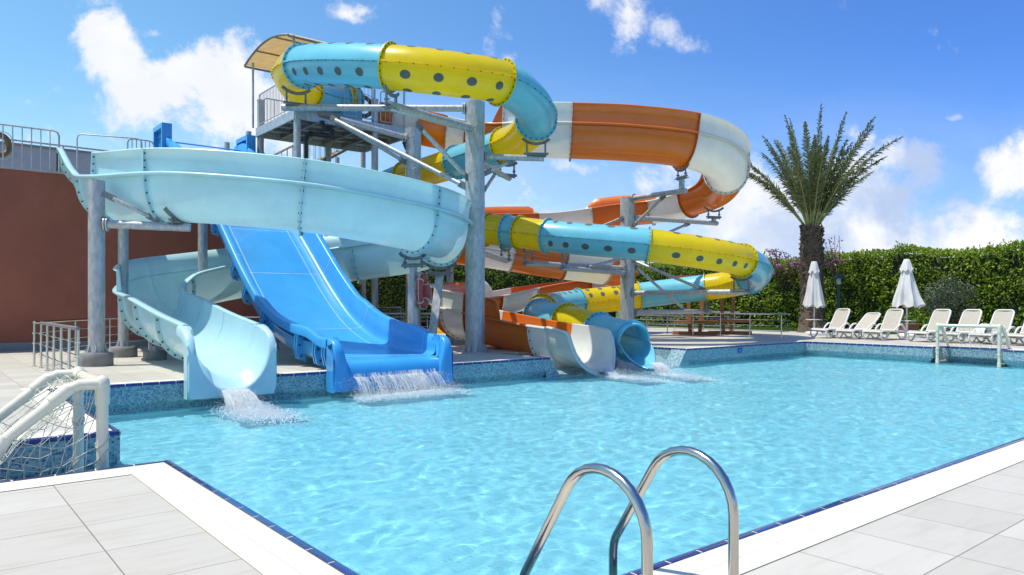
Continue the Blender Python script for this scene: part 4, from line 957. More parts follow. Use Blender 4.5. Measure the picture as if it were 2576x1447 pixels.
# wet floor sign
P = at(1110, 835, 30.5); P.z = 0; o = thing('floor_sign', 'yellow folding floor sign standing in the shade behind the orange bend', 'sign', P)
for sg in (-1, 1):
    mb = MB(); mb.box(P + Vector((0, .12 * sg, .31)), Vector((.15, 0, 0)), Vector((0, -.10 * sg, .30)) , Vector((0, .012, .004))); mb.build('panel', M['signyellow'], o)
mb = MB(); mb.tube([P + Vector((-.1, 0, .62)), P + Vector((.1, 0, .62))], .02, 8); mb.build('handle', M['signyellow'], o)

# ---------------------------------------------------------------- floating goals (pool recesses)
def goal(label, u, va, vb, sgn, zb, sag_seed):
    rr = random.Random(sag_seed); r = .043
    o = thing('pool_goal', label, 'goal', tuple(uv(u, (va + vb) / 2, zb)), 'white plastic pool goals')
    zt = .62; X = lambda d: u + sgn * d
    for v in (va, vb):
        mb = MB(); mb.tube([uv(u, v, zb), uv(u, v, 0), uv(u, v, zt)], r, 16); mb.lathe(uv(u, v, zt - .16), [(r * 1.22, 0), (r * 1.22, .14)], 16, 0, True); mb.lathe(uv(u, v, zb), [(r * 1.25, 0), (r * 1.25, .12)], 16, 0, True); mb.build('upright', M['pvc'], o)
        mb = MB(); mb.tube([uv(X(-.0), v, zt), uv(X(.16), v, zt + .005), uv(X(.27), v, zt - .04), uv(X(.36), v, zt - .14), uv(X(.64), v, .25), uv(X(.70), v, .12), uv(X(.71), v, 0), uv(X(.71), v, zb)], r, 16)
        for p, q in ((uv(X(.22), v, zt - .015), uv(X(.34), v, zt - .115)), (uv(X(.62), v, .275), uv(X(.70), v, .14))): mb.tube([p, q], r * 1.2, 16)
        mb.build('back_leg', M['pvc'], o)
        mb = MB(); mb.tube([uv(X(0), v, zb + .05), uv(X(.71), v, zb + .05)], r, 14); mb.build('ground_bar', M['pvc'], o)
    mb = MB(); mb.tube([uv(u, va, zt), uv(u, vb, zt)], r, 16)
    for v, d in ((va, 1), (vb, -1)):
        mb.tube([uv(u, v + d * .04, zt), uv(u, v + d * .2, zt)], r * 1.2, 16); mb.lathe(uv(u, v, zt - .065), [(r * 1.24, 0), (r * 1.24, .07), (r * 1.1, .105), (r * .6, .128), (0, .135)], 16)
    mb.build('crossbar', M['pvc'], o)
    mb = MB(); mb.tube([uv(X(.71), va, zb + .05), uv(X(.71), vb, zb + .05)], r, 14); mb.build('ground_bar', M['pvc'], o)
    # net of cord on both flanks and the sloping back
    mb = MB()
    def prof(f):     # back profile, bar top to ground
        q = [(.02, zt), (.22, zt), (.36, zt - .15), (.64, .25), (.71, .05), (.71, zb + .06)]
        x = f * (len(q) - 1); i = min(int(x), len(q) - 2); k = x - i; return (q[i][0] + (q[i + 1][0] - q[i][0]) * k, q[i][1] + (q[i + 1][1] - q[i][1]) * k)
    nv, nf = 12, 12
    def pt(i, j):
        f = j / nf; d, z = prof(f); s = math.sin(PI * i / nv) * math.sin(PI * f)
        w = noise.noise(Vector((i * .7, j * .7, sag_seed))) * .05 * (1 if 0 < i < nv else 0)
        return uv(X(d - .10 * s + w), va + (vb - va) * i / nv + w, z - .14 * s + w)
    for i in range(nv + 1): mb.tube([pt(i, j) for j in range(nf + 1)], .0032, 4, 0, False)
    for j in range(nf + 1): mb.tube([pt(i, j) for i in range(nv + 1)], .0032, 4, 0, False)
    for v in (va, vb):
        def sp(i, j):
            f = i / 7; g = j / 9; d, z = prof(1 - (1 - f) * 1.0); 
            zz = zb + .06 + (zt - zb - .06) * (1 - g); lim = .03 + (.68 if zz < .2 else .68 * max(.2, (zt - zz) / (zt - .2)))
            ww = noise.noise(Vector((i * .8, j * .9, v))) * .05; sg = math.sin(PI * f)
            return uv(X(lim * f + ww * sg), v + ww, zz - .12 * sg * math.sin(PI * g) + ww * sg)
        for i in range(8): mb.tube([sp(i, j) for j in range(10)], .0032, 4, 0, False)
        for j in range(10): mb.tube([sp(i, j) for i in range(8)], .0032, 4, 0, False)
        for q in range(3):       # loose ties wound round the tubes
            z = rr.uniform(-.2, .5); c = uv(u, v, z); mb.tube([c + (A * math.cos(a) + B * math.sin(a)) * (r + .006) + Z * .05 * math.sin(a + q) for a in [2 * PI * i / 12 for i in range(13)]], .005, 4, 0, False)
    mb.build('net', M['net'], o)
goal('near white plastic pool goal with a loose cord net in the left recess', 1.17, 6.47, 7.52, -1, -.499, 3)
goal('far white plastic pool goal with net in front of the loungers', 22.68, 7.06, 8.60, 1, -.471, 8)

# ---------------------------------------------------------------- ladder handrails
LD = thing('pool_ladder', 'polished steel pool ladder rising at the near pool edge', 'ladder', tuple(at(1740, 1500, 3.0).xy) + (0,))
def lad(Pv, reach, zt):
    P = Vector((Pv.x, Pv.y, 0)); r = .0215; D = -A * 0 + B
    pts = [P + Z * 0.0, P + Z * .3]; 
    rad = reach[0]; zc = zt - rad
    pts += [P + Z * (zc - .05)]
    for i in range(0, 13):
        a = math.radians(i * 148 / 12); pts.append(P + D * (rad - rad * math.cos(a)) + Z * (zc + rad * math.sin(a)))
    e = pts[-1]; a = math.radians(148); d = (D * math.sin(a) + Z * math.cos(a)).normalized()
    e2 = e + d * reach[1]; pts += [e + d * reach[1] * .5, e2]
    for f in (.25, .5, .75, 1): pts.append(e2 + d * .09 * f * (1 - f * .5) + Z * -.10 * f * f * .6)
    e3 = pts[-1]; pts += [e3 - Z * .3, e3 - Z * .9]
    mb = MB(); mb.tube(pts, r, 20); mb.build('handrail', M['chrome'], LD)
    mb = MB(); mb.lathe(P, [(.055, .006), (.055, .012), (.03, .03), (.0225, .034)], 20); mb.build('escutcheon', M['chrome'], LD)
    return e3
LA = []
for (px, Y, zt) in ((1628, 2.66, .0), (1845, 3.01, .0)):
    LA.append(lad(pz(px, 0, Y), (.226, .49 if px < 1700 else .42), .612))
for z in (-.65, -.95):
    mb = MB(); a, b = LA[0].copy(), LA[1].copy(); a.z = b.z = z; mb.box((a + b) / 2, (b - a) / 2, B * .04, Z * .012); mb.build('tread', M['chrome'], LD)

# ---------------------------------------------------------------- loungers
def lounger(name):
    o = thing(name, None, 'sun lounger'); w = .33
    # local axes: x along the body (feet at 0, head at +x), y across
    def build_rest(ang):
        pass
    f = MB()
    for sg in (-1, 1):
        y = w * sg
        f.tube([(0.02, y, .30), (.12, y, .345), (.35, y, .335), (.7, y, .315), (1.0, y, .315), (1.5, y, .30), (1.72, y, .26)], [.028, .034, .036, .036, .036, .034, .03], 10)
    f.tube([(0.02, -w, .30), (-.01, -w * .5, .31), (-.01, w * .5, .31), (0.02, w, .30)], .03, 10); f.tube([(1.72, -w, .26), (1.72, w, .26)], .028, 8)
    f.build('frame', M['plastic'], o)
    for sg in (-1, 1):
        y = w * sg
        l = MB(); l.tube([(.10, y, .335), (.03, y, .26), (.03, y, .12), (.10, y, .04), (.20, y, .03), (.30, y, .14), (.38, y, .31)], [.03, .03, .028, .028, .028, .026, .026], 10); l.build('leg', M['plastic'], o)
        l = MB(); l.tube([(.80, y, .31), (.86, y, .17), (.98, y, .05), (1.10, y, .025), (1.22, y, .07), (1.36, y, .28)], [.03, .03, .03, .03, .028, .026], 10); l.build('leg', M['plastic'], o)
        l = MB(); l.tube([(.62, y * 1.02, .32), (.74, y * 1.1, .44), (.86, y * 1.13, .535), (.97, y * 1.13, .55), (1.07, y * 1.12, .49), (1.16, y * 1.08, .33), (1.22, y * 1.0, .10)], [.024, .03, .034, .034, .032, .028, .026], 10); l.build('armrest', M['plastic'], o)
    s = MB(); rows = [[(x, y, z + .022 - .012 * math.cos(y / w * PI / 2)) for y in (-.29, -.15, 0, .15, .29)] for x, z in ((.03, .31), (.12, .345), (.35, .33), (.6, .315), (.82, .312))]
    s.grid(rows, False, 0, True); s.build('seat', M['sling'], o)
    return o
def backrest(o, ang):
    a = math.radians(ang); ca, sa = math.cos(a), math.sin(a); L = .84; w = .30
    def q(t, y, n=0): return (.84 + t * ca - n * sa, y, .335 + t * sa + n * ca)
    m = MB(); pts = [q(0, -w)] + [q(L * f, -w + .015 * f) for f in (.4, .8)]
    for i in range(1, 6): b = i * 90 / 6; pts.append(q(L * .86 + .14 * L * math.sin(math.radians(b)), -(w - .02) + .11 * (1 - math.cos(math.radians(b)))))
    pts.append(q(L, -.17)); pts += [(x, -y, z) for x, y, z in reversed(pts)]
    m.tube(pts, .027, 10); m.tube([q(.02, -w), q(.02, w)], .025, 8); fr = m.build('backrest', M['plastic'], o)
    s = MB(); s.grid([[q(L * f, y * (1 if f < .85 else 1 - (f - .85) * 1.2), .012 - .03 * math.cos(y / .28 * PI / 2)) for y in (-.28, -.14, 0, .14, .28)] for f in (.02, .3, .6, .85, .92, .98)], False, 0, True); s.build('sling', M['sling'], fr)
    p = MB(); p.tube([q(.45, -.2), (1.35, -.2, .3)], .015, 6); p.tube([q(.45, .2), (1.35, .2, .3)], .015, 6); p.build('prop', M['plastic'], fr)
LU = 25.15
LAB = {13.5: ('white resin lounger with upright back beside the palm, leftmost in the row', 64), 12.55: ('white resin lounger leaned back lower than its neighbours', 46), 11.6: ('white resin lounger just left of the right hand parasol pole', 64), 10.15: ('white resin lounger just right of the right hand parasol pole', 64),
       9.25: ('white resin lounger seen through the left half of the far goal', 64), 8.35: ('white resin lounger seen behind the right post of the far goal', 64), 7.5: ('white resin lounger cut off by the right edge of the view', 64)}
pl, plow = lounger('sun_lounger'), None; backrest(pl, 64)
first = True
for v, (lab, ang) in LAB.items():
    if ang == 64:
        c = pl if first else copy_tree(pl); first = False
    else:
        c = lounger('sun_lounger'); backrest(c, ang)
    c.location = uv(LU, v, 0); c.scale = (1.14, 1.0, .95); c.rotation_euler = (0, 0, ALPHA - .20 + R.uniform(-.05, .05)); tag(c, lab, 'sun lounger', 'white sun loungers in a row by the pool')
# white cloth with dark print left on an armrest
tw = MB(); rr = []; 
for i in range(9):
    y = -.13 + .26 * i / 8; rr.append([Vector((x, y, z)) for x, z in ((.62, .30), (.66, .40), (.76, .52), (.86, .59), (.98, .605), (1.08, .56), (1.14, .42))])
q = uv(LU, 8.35, 0); Mx = Matrix.Translation(q) @ Matrix.Rotation(ALPHA - .2, 4, 'Z')
tw.grid([[Mx @ Vector((p.x, p.y + .36, p.z + .012 * math.sin(i * 1.7 + p.x * 20))) for p in r_] for i, r_ in enumerate(rr)], False, 0, True)
tg = tw.build('towel', M['cloth'], None, tuple(q)); tag(tg, 'crumpled white towel over the armrest of a lounger behind the far goal', 'towel')

# ---------------------------------------------------------------- parasols
def parasol(P, label, top, sk, rsk):
    P = Vector((P.x, P.y, 0)); o = thing('folded_parasol', label, 'parasol', P, 'folded white parasols by the loungers')
    mb = MB(); mb.abox(P.x - .38, P.y - .38, 0, P.x + .38, P.y + .38, .09); mb.lathe(P + Z * .09, [(.34, 0), (.3, .05), (.06, .08)], 16); mb.build('base', M['plastic'], o)
    mb = MB(); mb.tube([P + Z * .1, P + Z * (top - .02)], .028, 12); mb.tube([P + Z * .1, P + Z * .55], .042, 12); mb.build('pole', M['plastic'], o)
    mb = MB(); mb.lathe(P + Z * .60, [(.30, 0), (.31, .012), (.30, .025), (.05, .03)], 28); mb.build('side_table', M['plastic'], o)
    def skirt(z0, r0, z1, r1, fold, ph):
        mb = MB(); rows = []; n = 72
        for j in range(15):
            f = j / 14; z = z0 + (z1 - z0) * f; r = r0 + (r1 - r0) * f ** .85
            row = []
            for i in range(n):
                a = 2 * PI * i / n; w = 1 + fold * (.25 + .75 * f) * (math.sin(8 * a + ph + 1.2 * math.sin(2 * a) + .8 * f) * .55 + math.sin(13 * a + ph * 2 + f) * .25 + noise.noise(Vector((math.cos(a) * 2, math.sin(a) * 2, f * 2.5 + ph))) * .55)
                zz = z + (.05 * math.sin(8 * a + ph) * f ** 6 + .03 * math.sin(5 * a) * f ** 4)
                row.append(P + Vector((math.cos(a) * r * w, math.sin(a) * r * w, zz)))
            rows.append(row)
        mb.grid(rows, True, 0, True); return mb
    skirt(top - .32, .12, sk, rsk, .34, P.x).build('canopy', M['cloth'], o)
    m = skirt(top - .03, .10, top - .44, (.13 + .22 * rsk), .10, P.x + 2); m.lathe(P + Z * (top - .03), [(.10, 0), (.09, .025), (.0, .035)], 20); m.build('top_cap', M['cloth'], o)
U1_ = pz(2048, 0, 28.8); parasol(U1_, 'folded white parasol standing in front of the palm trunk', at(2048, 658, 28.8).z, at(2048, 771, 28.8).z, .35)
U2_ = pz(2281, 0, 26.9); parasol(U2_, 'folded white parasol in the middle of the lounger row, right of the garden lamp', at(2281, 652, 26.9).z, at(2281, 771, 26.9).z, .45)

# ---------------------------------------------------------------- lamp, planter, swing, plaque
P = pz(2110, 0, 32.8); zt = at(2110, 690, 32.8).z
o = thing('garden_lamp', 'dark green garden lamp with a flat hat in front of the hedge', 'lamp', P)
mb = MB(); mb.tube([P, P + Z * (zt - .45)], .075, 14); mb.lathe(P, [(.14, 0), (.14, .06), (.08, .12)], 14); mb.build('pole', M['lamp'], o)
mb = MB(); mb.lathe(P + Z * (zt - .45), [(.085, 0), (.095, .05), (.095, .26), (.08, .3)], 16); mb.build('lantern', M['lampglass'], o)
mb = MB(); mb.lathe(P + Z * (zt - .17), [(.34, -.02), (.34, 0), (.15, .05), (.14, .1), (.11, .15), (0, .18)], 24); mb.build('hat', M['lamp'], o)
P = pz(2283, 0, 29.4); o = thing('plant_pot', 'terracotta trough behind the parasol pole', 'planter', P)
mb = MB(); b_ = [Vector(q) for q in ((-.28, -.2, 0), (.28, -.2, 0), (.28, .2, 0), (-.28, .2, 0))]; t_q = [Vector((q.x * 1.15, q.y * 1.2, .40)) for q in b_]
mb.add([P + q for q in b_ + t_q], [(3, 2, 1, 0), (4, 5, 6, 7), (0, 1, 5, 4), (1, 2, 6, 5), (2, 3, 7, 6), (3, 0, 4, 7)]); mb.build('trough', M['terracotta'], o)
mb = MB(); mb.box(P + Z * .42, Vector((.35, 0, 0)), Vector((0, .26, 0)), Z * .022); mb.build('rim', M['terracotta'], o)
# timber garden swing table
Sx, Sy = Vector((.93, -.36, 0)), Vector((.36, .93, 0)); P = pz(1792, 0, 29.3)
o = thing('timber_swing', 'brown timber picnic swing with two facing benches under a beam', 'bench', P)
def wbox(name, c, hx, hy, hz, tilt=None):
    mb = MB(); c = P + Sx * c[0] + Sy * c[1] + Z * c[2]; up = Z if tilt is None else (Z + Sx * tilt).normalized(); sx = Sx if tilt is None else (Sx - Z * tilt).normalized()
    mb.box(c, sx * hx, Sy * hy, up * hz); mb.build(name, M['wood'], o)
wbox('base_beam', (-.62, -.55, .07), .85, .06, .07); wbox('base_beam', (.62, .55, .07), .85, .06, .07)
for (x, y) in ((-.98, -.5), (-.35, -.5), (.2, .5), (.75, .5)): wbox('post', (x + (.12 if x < -.5 or (0 < x < .5) else -.0), y, 1.15), .07, .05, 1.12, -.06 if x in (-.98, .2) else .07)
wbox('seat', (-.55, -.62, .52), .82, .2, .05); wbox('seat', (.68, .4, .54), .78, .2, .05); wbox('table', (-.1, 0, .86), .45, .3, .03)
wbox('top_beam', (-1.05, -.45, 2.30), .62, .07, .055); wbox('top_beam', (-.9, .4, 2.2), .62, .07, .055); wbox('cross_beam', (-.45, .0, 2.2), .07, .65, .05)
P = uv(18.9, V1 - .004, -.13); mb = MB(); mb.ubox(18.80, V1 - .012, -.21, 19.02, V1 + .0, -.06); o = thing('depth_plaque', 'small blue plaque with pale marks on the far pool wall', 'plaque', P); mb.build('plate', M['plaque'], o)
mb = MB()
for (a, b, c, d) in ((18.83, -.125, 18.90, -.11), (18.875, -.15, 18.93, -.115), (18.85, -.18, 18.90, -.165), (18.93, -.16, 18.985, -.14), (18.90, -.145, 18.95, -.13)): mb.ubox(a, V1 - .015, b, c, V1 - .0125, d)
mb.build('marking', M['plaquemark'], o)

# ---------------------------------------------------------------- planting
def leaf(mb, p, d, up, L, w, m=0):
    s = d.cross(up).normalized() * w; n = up * (L * .12)
    mb.add([p, p + d * L * .5 + s + n, p + d * L, p + d * L * .5 - s + n], [(0, 1, 2, 3)], m)
def rv(): 
    a = R.uniform(0, 2 * PI); z = R.uniform(-1, 1); q = math.sqrt(1 - z * z); return Vector((q * math.cos(a), q * math.sin(a), z))
def hedge(label, p, q, th, h, dens, out, leafL=.10, seed=0):
    """clipped hedge from p to q: twiggy core plus leaves over the faces; out = visible side normal"""
    p, q = Vector(p), Vector(q); d = (q - p); L = d.length; d.normalize(); n = Vector(out).normalized()
    o = thing('hedge', label, 'hedge', p, 'clipped hedges')
    mb = MB(); k = .22
    def bulge(s, z): return .16 * noise.noise(Vector((s * .55, z * .8, seed))) + .10 * noise.noise(Vector((s * 1.7, z * 1.7, seed + 5)))
    def hh(s): return h + .26 * noise.noise(Vector((s * .35, seed, 3))) + .2 * noise.noise(Vector((s * 1.4, seed, 9)))
    ns = int(L / .5); rows = []
    for i in range(ns + 1):
        s = L * i / ns; T_ = hh(s) - .25
        rows.append([p + d * s + n * (bulge(s, z) - .2) + Z * z for z in (0, T_ * .33, T_ * .66, T_)] + [p + d * s - n * (th - .2) + Z * z for z in (T_, 0)])
    mb.grid(rows, True, 0, True); mb.add(rows[0], [tuple(range(6))]); mb.add(rows[-1], [tuple(range(5, -1, -1))]); mb.build('twig_core', M['hedgecore'], o)
    mb = MB(); N = int(L * h * dens)
    for _ in range(N):
        s = R.uniform(0, L); z = R.random() ** .85 * hh(s)
        cl = noise.noise(Vector((s * 1.3, z * 1.3, seed + 20)))
        if cl < -.28 and R.random() < .75: continue
        off = bulge(s, z) + R.uniform(-.22, .08) + .10 * cl
        c = p + d * s + n * off + Z * max(.05, z)
        dr = (n * R.uniform(.1, 1) + rv() * .9 + Z * R.uniform(-.5, .4)).normalized(); leaf(mb, c, dr, rv(), leafL * R.uniform(.7, 1.5), leafL * R.uniform(.25, .42))
    N2 = int(L * th * dens * .8)
    for _ in range(N2):
        s = R.uniform(0, L); c = p + d * s - n * R.uniform(0, th) + Z * (hh(s) + R.uniform(-.25, .06) + .22 * max(0, noise.noise(Vector((s * 2.2, 1, seed)))) * R.random())
        leaf(mb, c, (rv() + Z * .7).normalized(), rv(), leafL * R.uniform(.8, 1.6), leafL * R.uniform(.25, .42))
    for _ in range(int(L * 1.5)):      # stray shoots along the top
        s = R.uniform(0, L); b_ = p + d * s - n * R.uniform(0, .6) + Z * (hh(s) - .1); dr = (Z + rv() * .35).normalized(); hl = R.uniform(.15, .5)
        for k_ in range(8): leaf(mb, b_ + dr * hl * k_ / 7, (rv() + dr).normalized(), rv(), leafL, leafL * .35)
    mb.build('foliage', M['hedge'], o); return o
hedge('long clipped green hedge behind the loungers and palm, on the right', uv(34.4, 2), uv(34.4, 31), 1.6, 3.55, 260, -A, .13, 1)
hedge('dark shaded hedge behind the slides and pillars', uv(34.0, 31.2), uv(8.5, 31.2), 1.4, 3.6, 130, -B, .13, 7)
# grass verge
mb = MB()
for _ in range(26000):
    u = DU1 + .17 + R.random() ** 1.2 * 4.2; v = R.uniform(3, 31); c = uv(u, v, -.03); leaf(mb, c, (Z + rv() * .5).normalized(), rv(), R.uniform(.06, .13), .012)
g = mb.build('grass', M['grass'], None, tuple(uv(32, 17, 0))); tag(g, 'short green lawn strip in front of the hedge', 'grass', kind='stuff')
# bougainvillea on the hedge top beside the palm
def bougain(label, u, v, z, ru, rz, n, seed):
    P = uv(u, v, 0); o = thing('bougainvillea', label, 'flowering shrub', P, 'bougainvillea on the hedge')
    st = MB(); fl = MB(); lf = MB(); rr = random.Random(seed)
    for s in range(16):
        b0 = uv(u + .3, v + rr.uniform(-ru * .5, ru * .5), z - 1.5); tip = uv(u - .55 + rr.uniform(-.3, .5), v + rr.uniform(-ru, ru), z + rr.uniform(-rz * .8, rz)); mid = (b0 + tip) / 2 + Z * .6
        pts = [b0 * (1 - t) ** 2 + mid * 2 * t * (1 - t) + tip * t * t for t in [i / 8 for i in range(9)]]; st.tube(pts, .012, 5)
        for i in range(n // 16):
            t = rr.uniform(.45, 1.0); c = b0 * (1 - t) ** 2 + mid * 2 * t * (1 - t) + tip * t * t + rv() * rr.uniform(.02, .22)
            (leaf(fl, c, rv(), rv(), .10, .05) if rr.random() < .72 else leaf(lf, c, rv(), rv(), .11, .045))
    st.build('stem', M['twig'], o); tag(fl.build('blossom', M['bract'], o), kind='stuff'); lf.build('foliage', M['hedge'], o)
vv = lambda px: (lambda r: (-.633 * r + .774) * 34.0 / (.774 * r + .633))((px - CX) / F)
bougain('purple bougainvillea spilling over the hedge left of the palm trunk', 33.9, vv(1975), 3.5, 1.35, .5, 420, 1)
bougain('thin purple bougainvillea sprays standing above the hedge right of the palm trunk', 33.9, vv(2098), 3.7, .55, .75, 170, 2)
# olive bush
P = pz(2395, 0, 31.4); o = thing('olive_bush', 'rounded grey green olive bush between the hedge and loungers', 'bush', P)
mb = MB()
for i in range(9): a = i * 2.4; mb.tube([P, P + Vector((math.cos(a) * .2, math.sin(a) * .2, .6)), P + Vector((math.cos(a) * .75, math.sin(a) * .6, 1.5))], [.05, .035, .012], 6)
mb.build('trunk', M['twig'], o); mb = MB()
for _ in range(9000):
    d = rv(); r = R.random() ** .4; lob = 1 + .25 * noise.noise(d * 2.2) + .12 * noise.noise(d * 5)
    c = P + Vector((d.x * 1.12 * lob, d.y * .95 * lob, d.z * .98 * lob)) * r + Z * 1.38
    if c.z < .15 or noise.noise(c * 2.6) < -.33: continue
    leaf(mb, c, (d * .6 + rv() + Z * .3).normalized(), rv(), .10, .017)
mb.build('foliage', M['olive'], o)
# low shrub by the lounger pole
P = pz(2300, 0, 30.6); o = thing('small_shrub', 'small leafy shrub growing behind the terracotta trough', 'shrub', P); mb = MB()
for _ in range(900): d = rv(); c = P + Vector((d.x * .8, d.y * .5, abs(d.z) * 1.0)) * R.random() ** .4; leaf(mb, c, (d + rv()).normalized(), rv(), .13, .05)
mb.build('foliage', M['hedge'], o)
# palm
P = pz(2042, 0, 31.6); o = thing('palm_tree', 'tall date palm with a shaggy brown trunk and upright fronds', 'palm tree', P)
zc = 4.9; mb = MB(); rows = []
mb.lathe(P, [(.62, 0), (.55, .2), (.46, .7), (.42, 1.8), (.42, 3.2), (.42, 3.9), (.34, 4.4), (.16, 4.75)], 26)
for k in range(620):       # old leaf bases wrapped in rising rows
    z = .15 + k / 620 * 4.3; a = k * 2.39996; rr_ = (.56 - z * .3 if z < .45 else .43) + R.uniform(-.02, .05); d = Vector((math.cos(a), math.sin(a), 0)); s = Vector((-d.y, d.x, 0))
    c = P + d * (rr_ - .05) + Z * z; a += R.uniform(-.25, .25); z += R.uniform(-.05, .05); w = R.uniform(.04, .11); hgt = R.uniform(.06, .30); o_ = R.uniform(.02, .15)
    mb.add([c - s * w, c + s * w, c + s * w * .6 + d * o_ + Z * hgt, c - s * w * .6 + d * o_ + Z * hgt, c + d * (o_ * .5 - .04) + Z * (hgt + .05)], [(0, 1, 2, 3), (3, 2, 4), (1, 0, 4), (0, 3, 4), (2, 1, 4)])
mb.build('trunk', M['bark'], o)
FR = []
for i in range(44):
    a = i * 2.39996 + R.uniform(-.45, .45); tier = i / 43; FR.append((a, 3 + 33 * tier ** .85 + R.uniform(-5, 5), R.uniform(3.9, 5.3) * (1.0 - .05 * tier), R.uniform(.0, .10) + .46 * tier ** 1.3 * R.uniform(.4, 1.5)))
for (a, lean, L, curl) in FR:
    h_ = Vector((math.cos(a), math.sin(a), 0)); th = math.radians(lean); pts = []; p = P + Z * 4.35 + h_ * .14; n = 16
    for k in range(n + 1):
        pts.append(p.copy()); t = k / n; ang = th * (1 + .05 * t) + curl * t * t * 1.5; dd = h_ * math.sin(ang) + Z * math.cos(ang); p = p + dd * (L / n)
    fb = MB(); fb.tube(pts, [.034 * (1 - .85 * k / n) + .004 for k in range(n + 1)], 6, 1)
    side = Vector((-h_.y, h_.x, 0)); side = (side * math.cos(.6 * math.sin(a * 3)) + Z.cross(side) * math.sin(.6 * math.sin(a * 3))).normalized()
    for k in range(100):
        t = .20 + .80 * (k / 99) ** .95; x = t * n; i0 = min(int(x), n - 1); q = pts[i0].lerp(pts[i0 + 1], x - i0); tn = (pts[i0 + 1] - pts[i0]).normalized(); up = side.cross(tn).normalized()
        ll = (.60 * (1 - t) ** .62 * min(1, (t - .10) * 4) + .07) * R.uniform(.65, 1.15)
        for sg in (-1, 1):
            dl = (tn * R.uniform(.6, 1.2) + side * sg * R.uniform(.5, 1.05) + up * R.uniform(-.3, .5)).normalized(); tip = q + dl * ll - Z * R.uniform(.08, .45) * ll
            w = tn * .021; md = q + dl * ll * .5
            fb.add([q - w, q + w, md + w * 1.1, tip, md - w * 1.1], [(0, 1, 2, 3, 4)], 0)
    fb.build('frond', [M['palm'], M['rachis']], o)
# ---------------------------------------------------------------- running water and spray
def foam_mat():
    m, t = new_mat('white_water')
    b = t.n('ShaderNodeBsdfPrincipled'); b.inputs['Base Color'].default_value = (.97, .98, .99, 1); b.inputs['Roughness'].default_value = .9
    tr = t.n('ShaderNodeBsdfTranslucent'); tr.inputs[0].default_value = (.9, .95, .97, 1)
    mx = t.n('ShaderNodeMixShader', i_Fac=.6); t.l(b.outputs[0], mx.inputs[1]); t.l(tr.outputs[0], mx.inputs[2])
    t.l(mx.outputs[0], t.n('ShaderNodeOutputMaterial').inputs[0]); return m
def sheet_mat():   # thin falling film, mostly see-through
    m, t = new_mat('falling_water')
    tc = t.n('ShaderNodeTexCoord'); mp = t.n('ShaderNodeMapping'); mp.inputs['Scale'].default_value = (42, 42, 2.6); t.l(tc.outputs['Object'], mp.inputs[0])
    nz = t.n('ShaderNodeTexNoise', i_Scale=1.0, i_Detail=5.0, i_Roughness=.65); t.l(mp.outputs[0], nz.inputs['Vector'])
    k = t.n('ShaderNodeMapRange', interpolation_type='SMOOTHSTEP'); t.l(nz.outputs[0], k.inputs[0]); k.inputs[1].default_value = .55; k.inputs[2].default_value = .78; k.inputs[4].default_value = .6
    b = t.n('ShaderNodeBsdfPrincipled'); b.inputs['Base Color'].default_value = (.85, .92, .97, 1); b.inputs['Roughness'].default_value = .25
    tr = t.n('ShaderNodeBsdfTransparent'); mx = t.n('ShaderNodeMixShader'); t.l(k.outputs[0], mx.inputs[0]); t.l(tr.outputs[0], mx.inputs[1]); t.l(b.outputs[0], mx.inputs[2])
    t.l(mx.outputs[0], t.n('ShaderNodeOutputMaterial').inputs[0]); return m
M['foam'] = foam_mat(); M['sheet'] = sheet_mat()
def drop(mb, c, r, st=None):
    d = st or Z; e1 = d.orthogonal().normalized(); e2 = d.cross(e1); k = 1 if st is None else 2.6
    mb.add([c + d * r * k, c - d * r * k, c + e1 * r, c - e1 * r, c + e2 * r, c - e2 * r], [(0, 2, 4), (0, 4, 3), (0, 3, 5), (0, 5, 2), (1, 4, 2), (1, 3, 4), (1, 5, 3), (1, 2, 5)], 0, True)
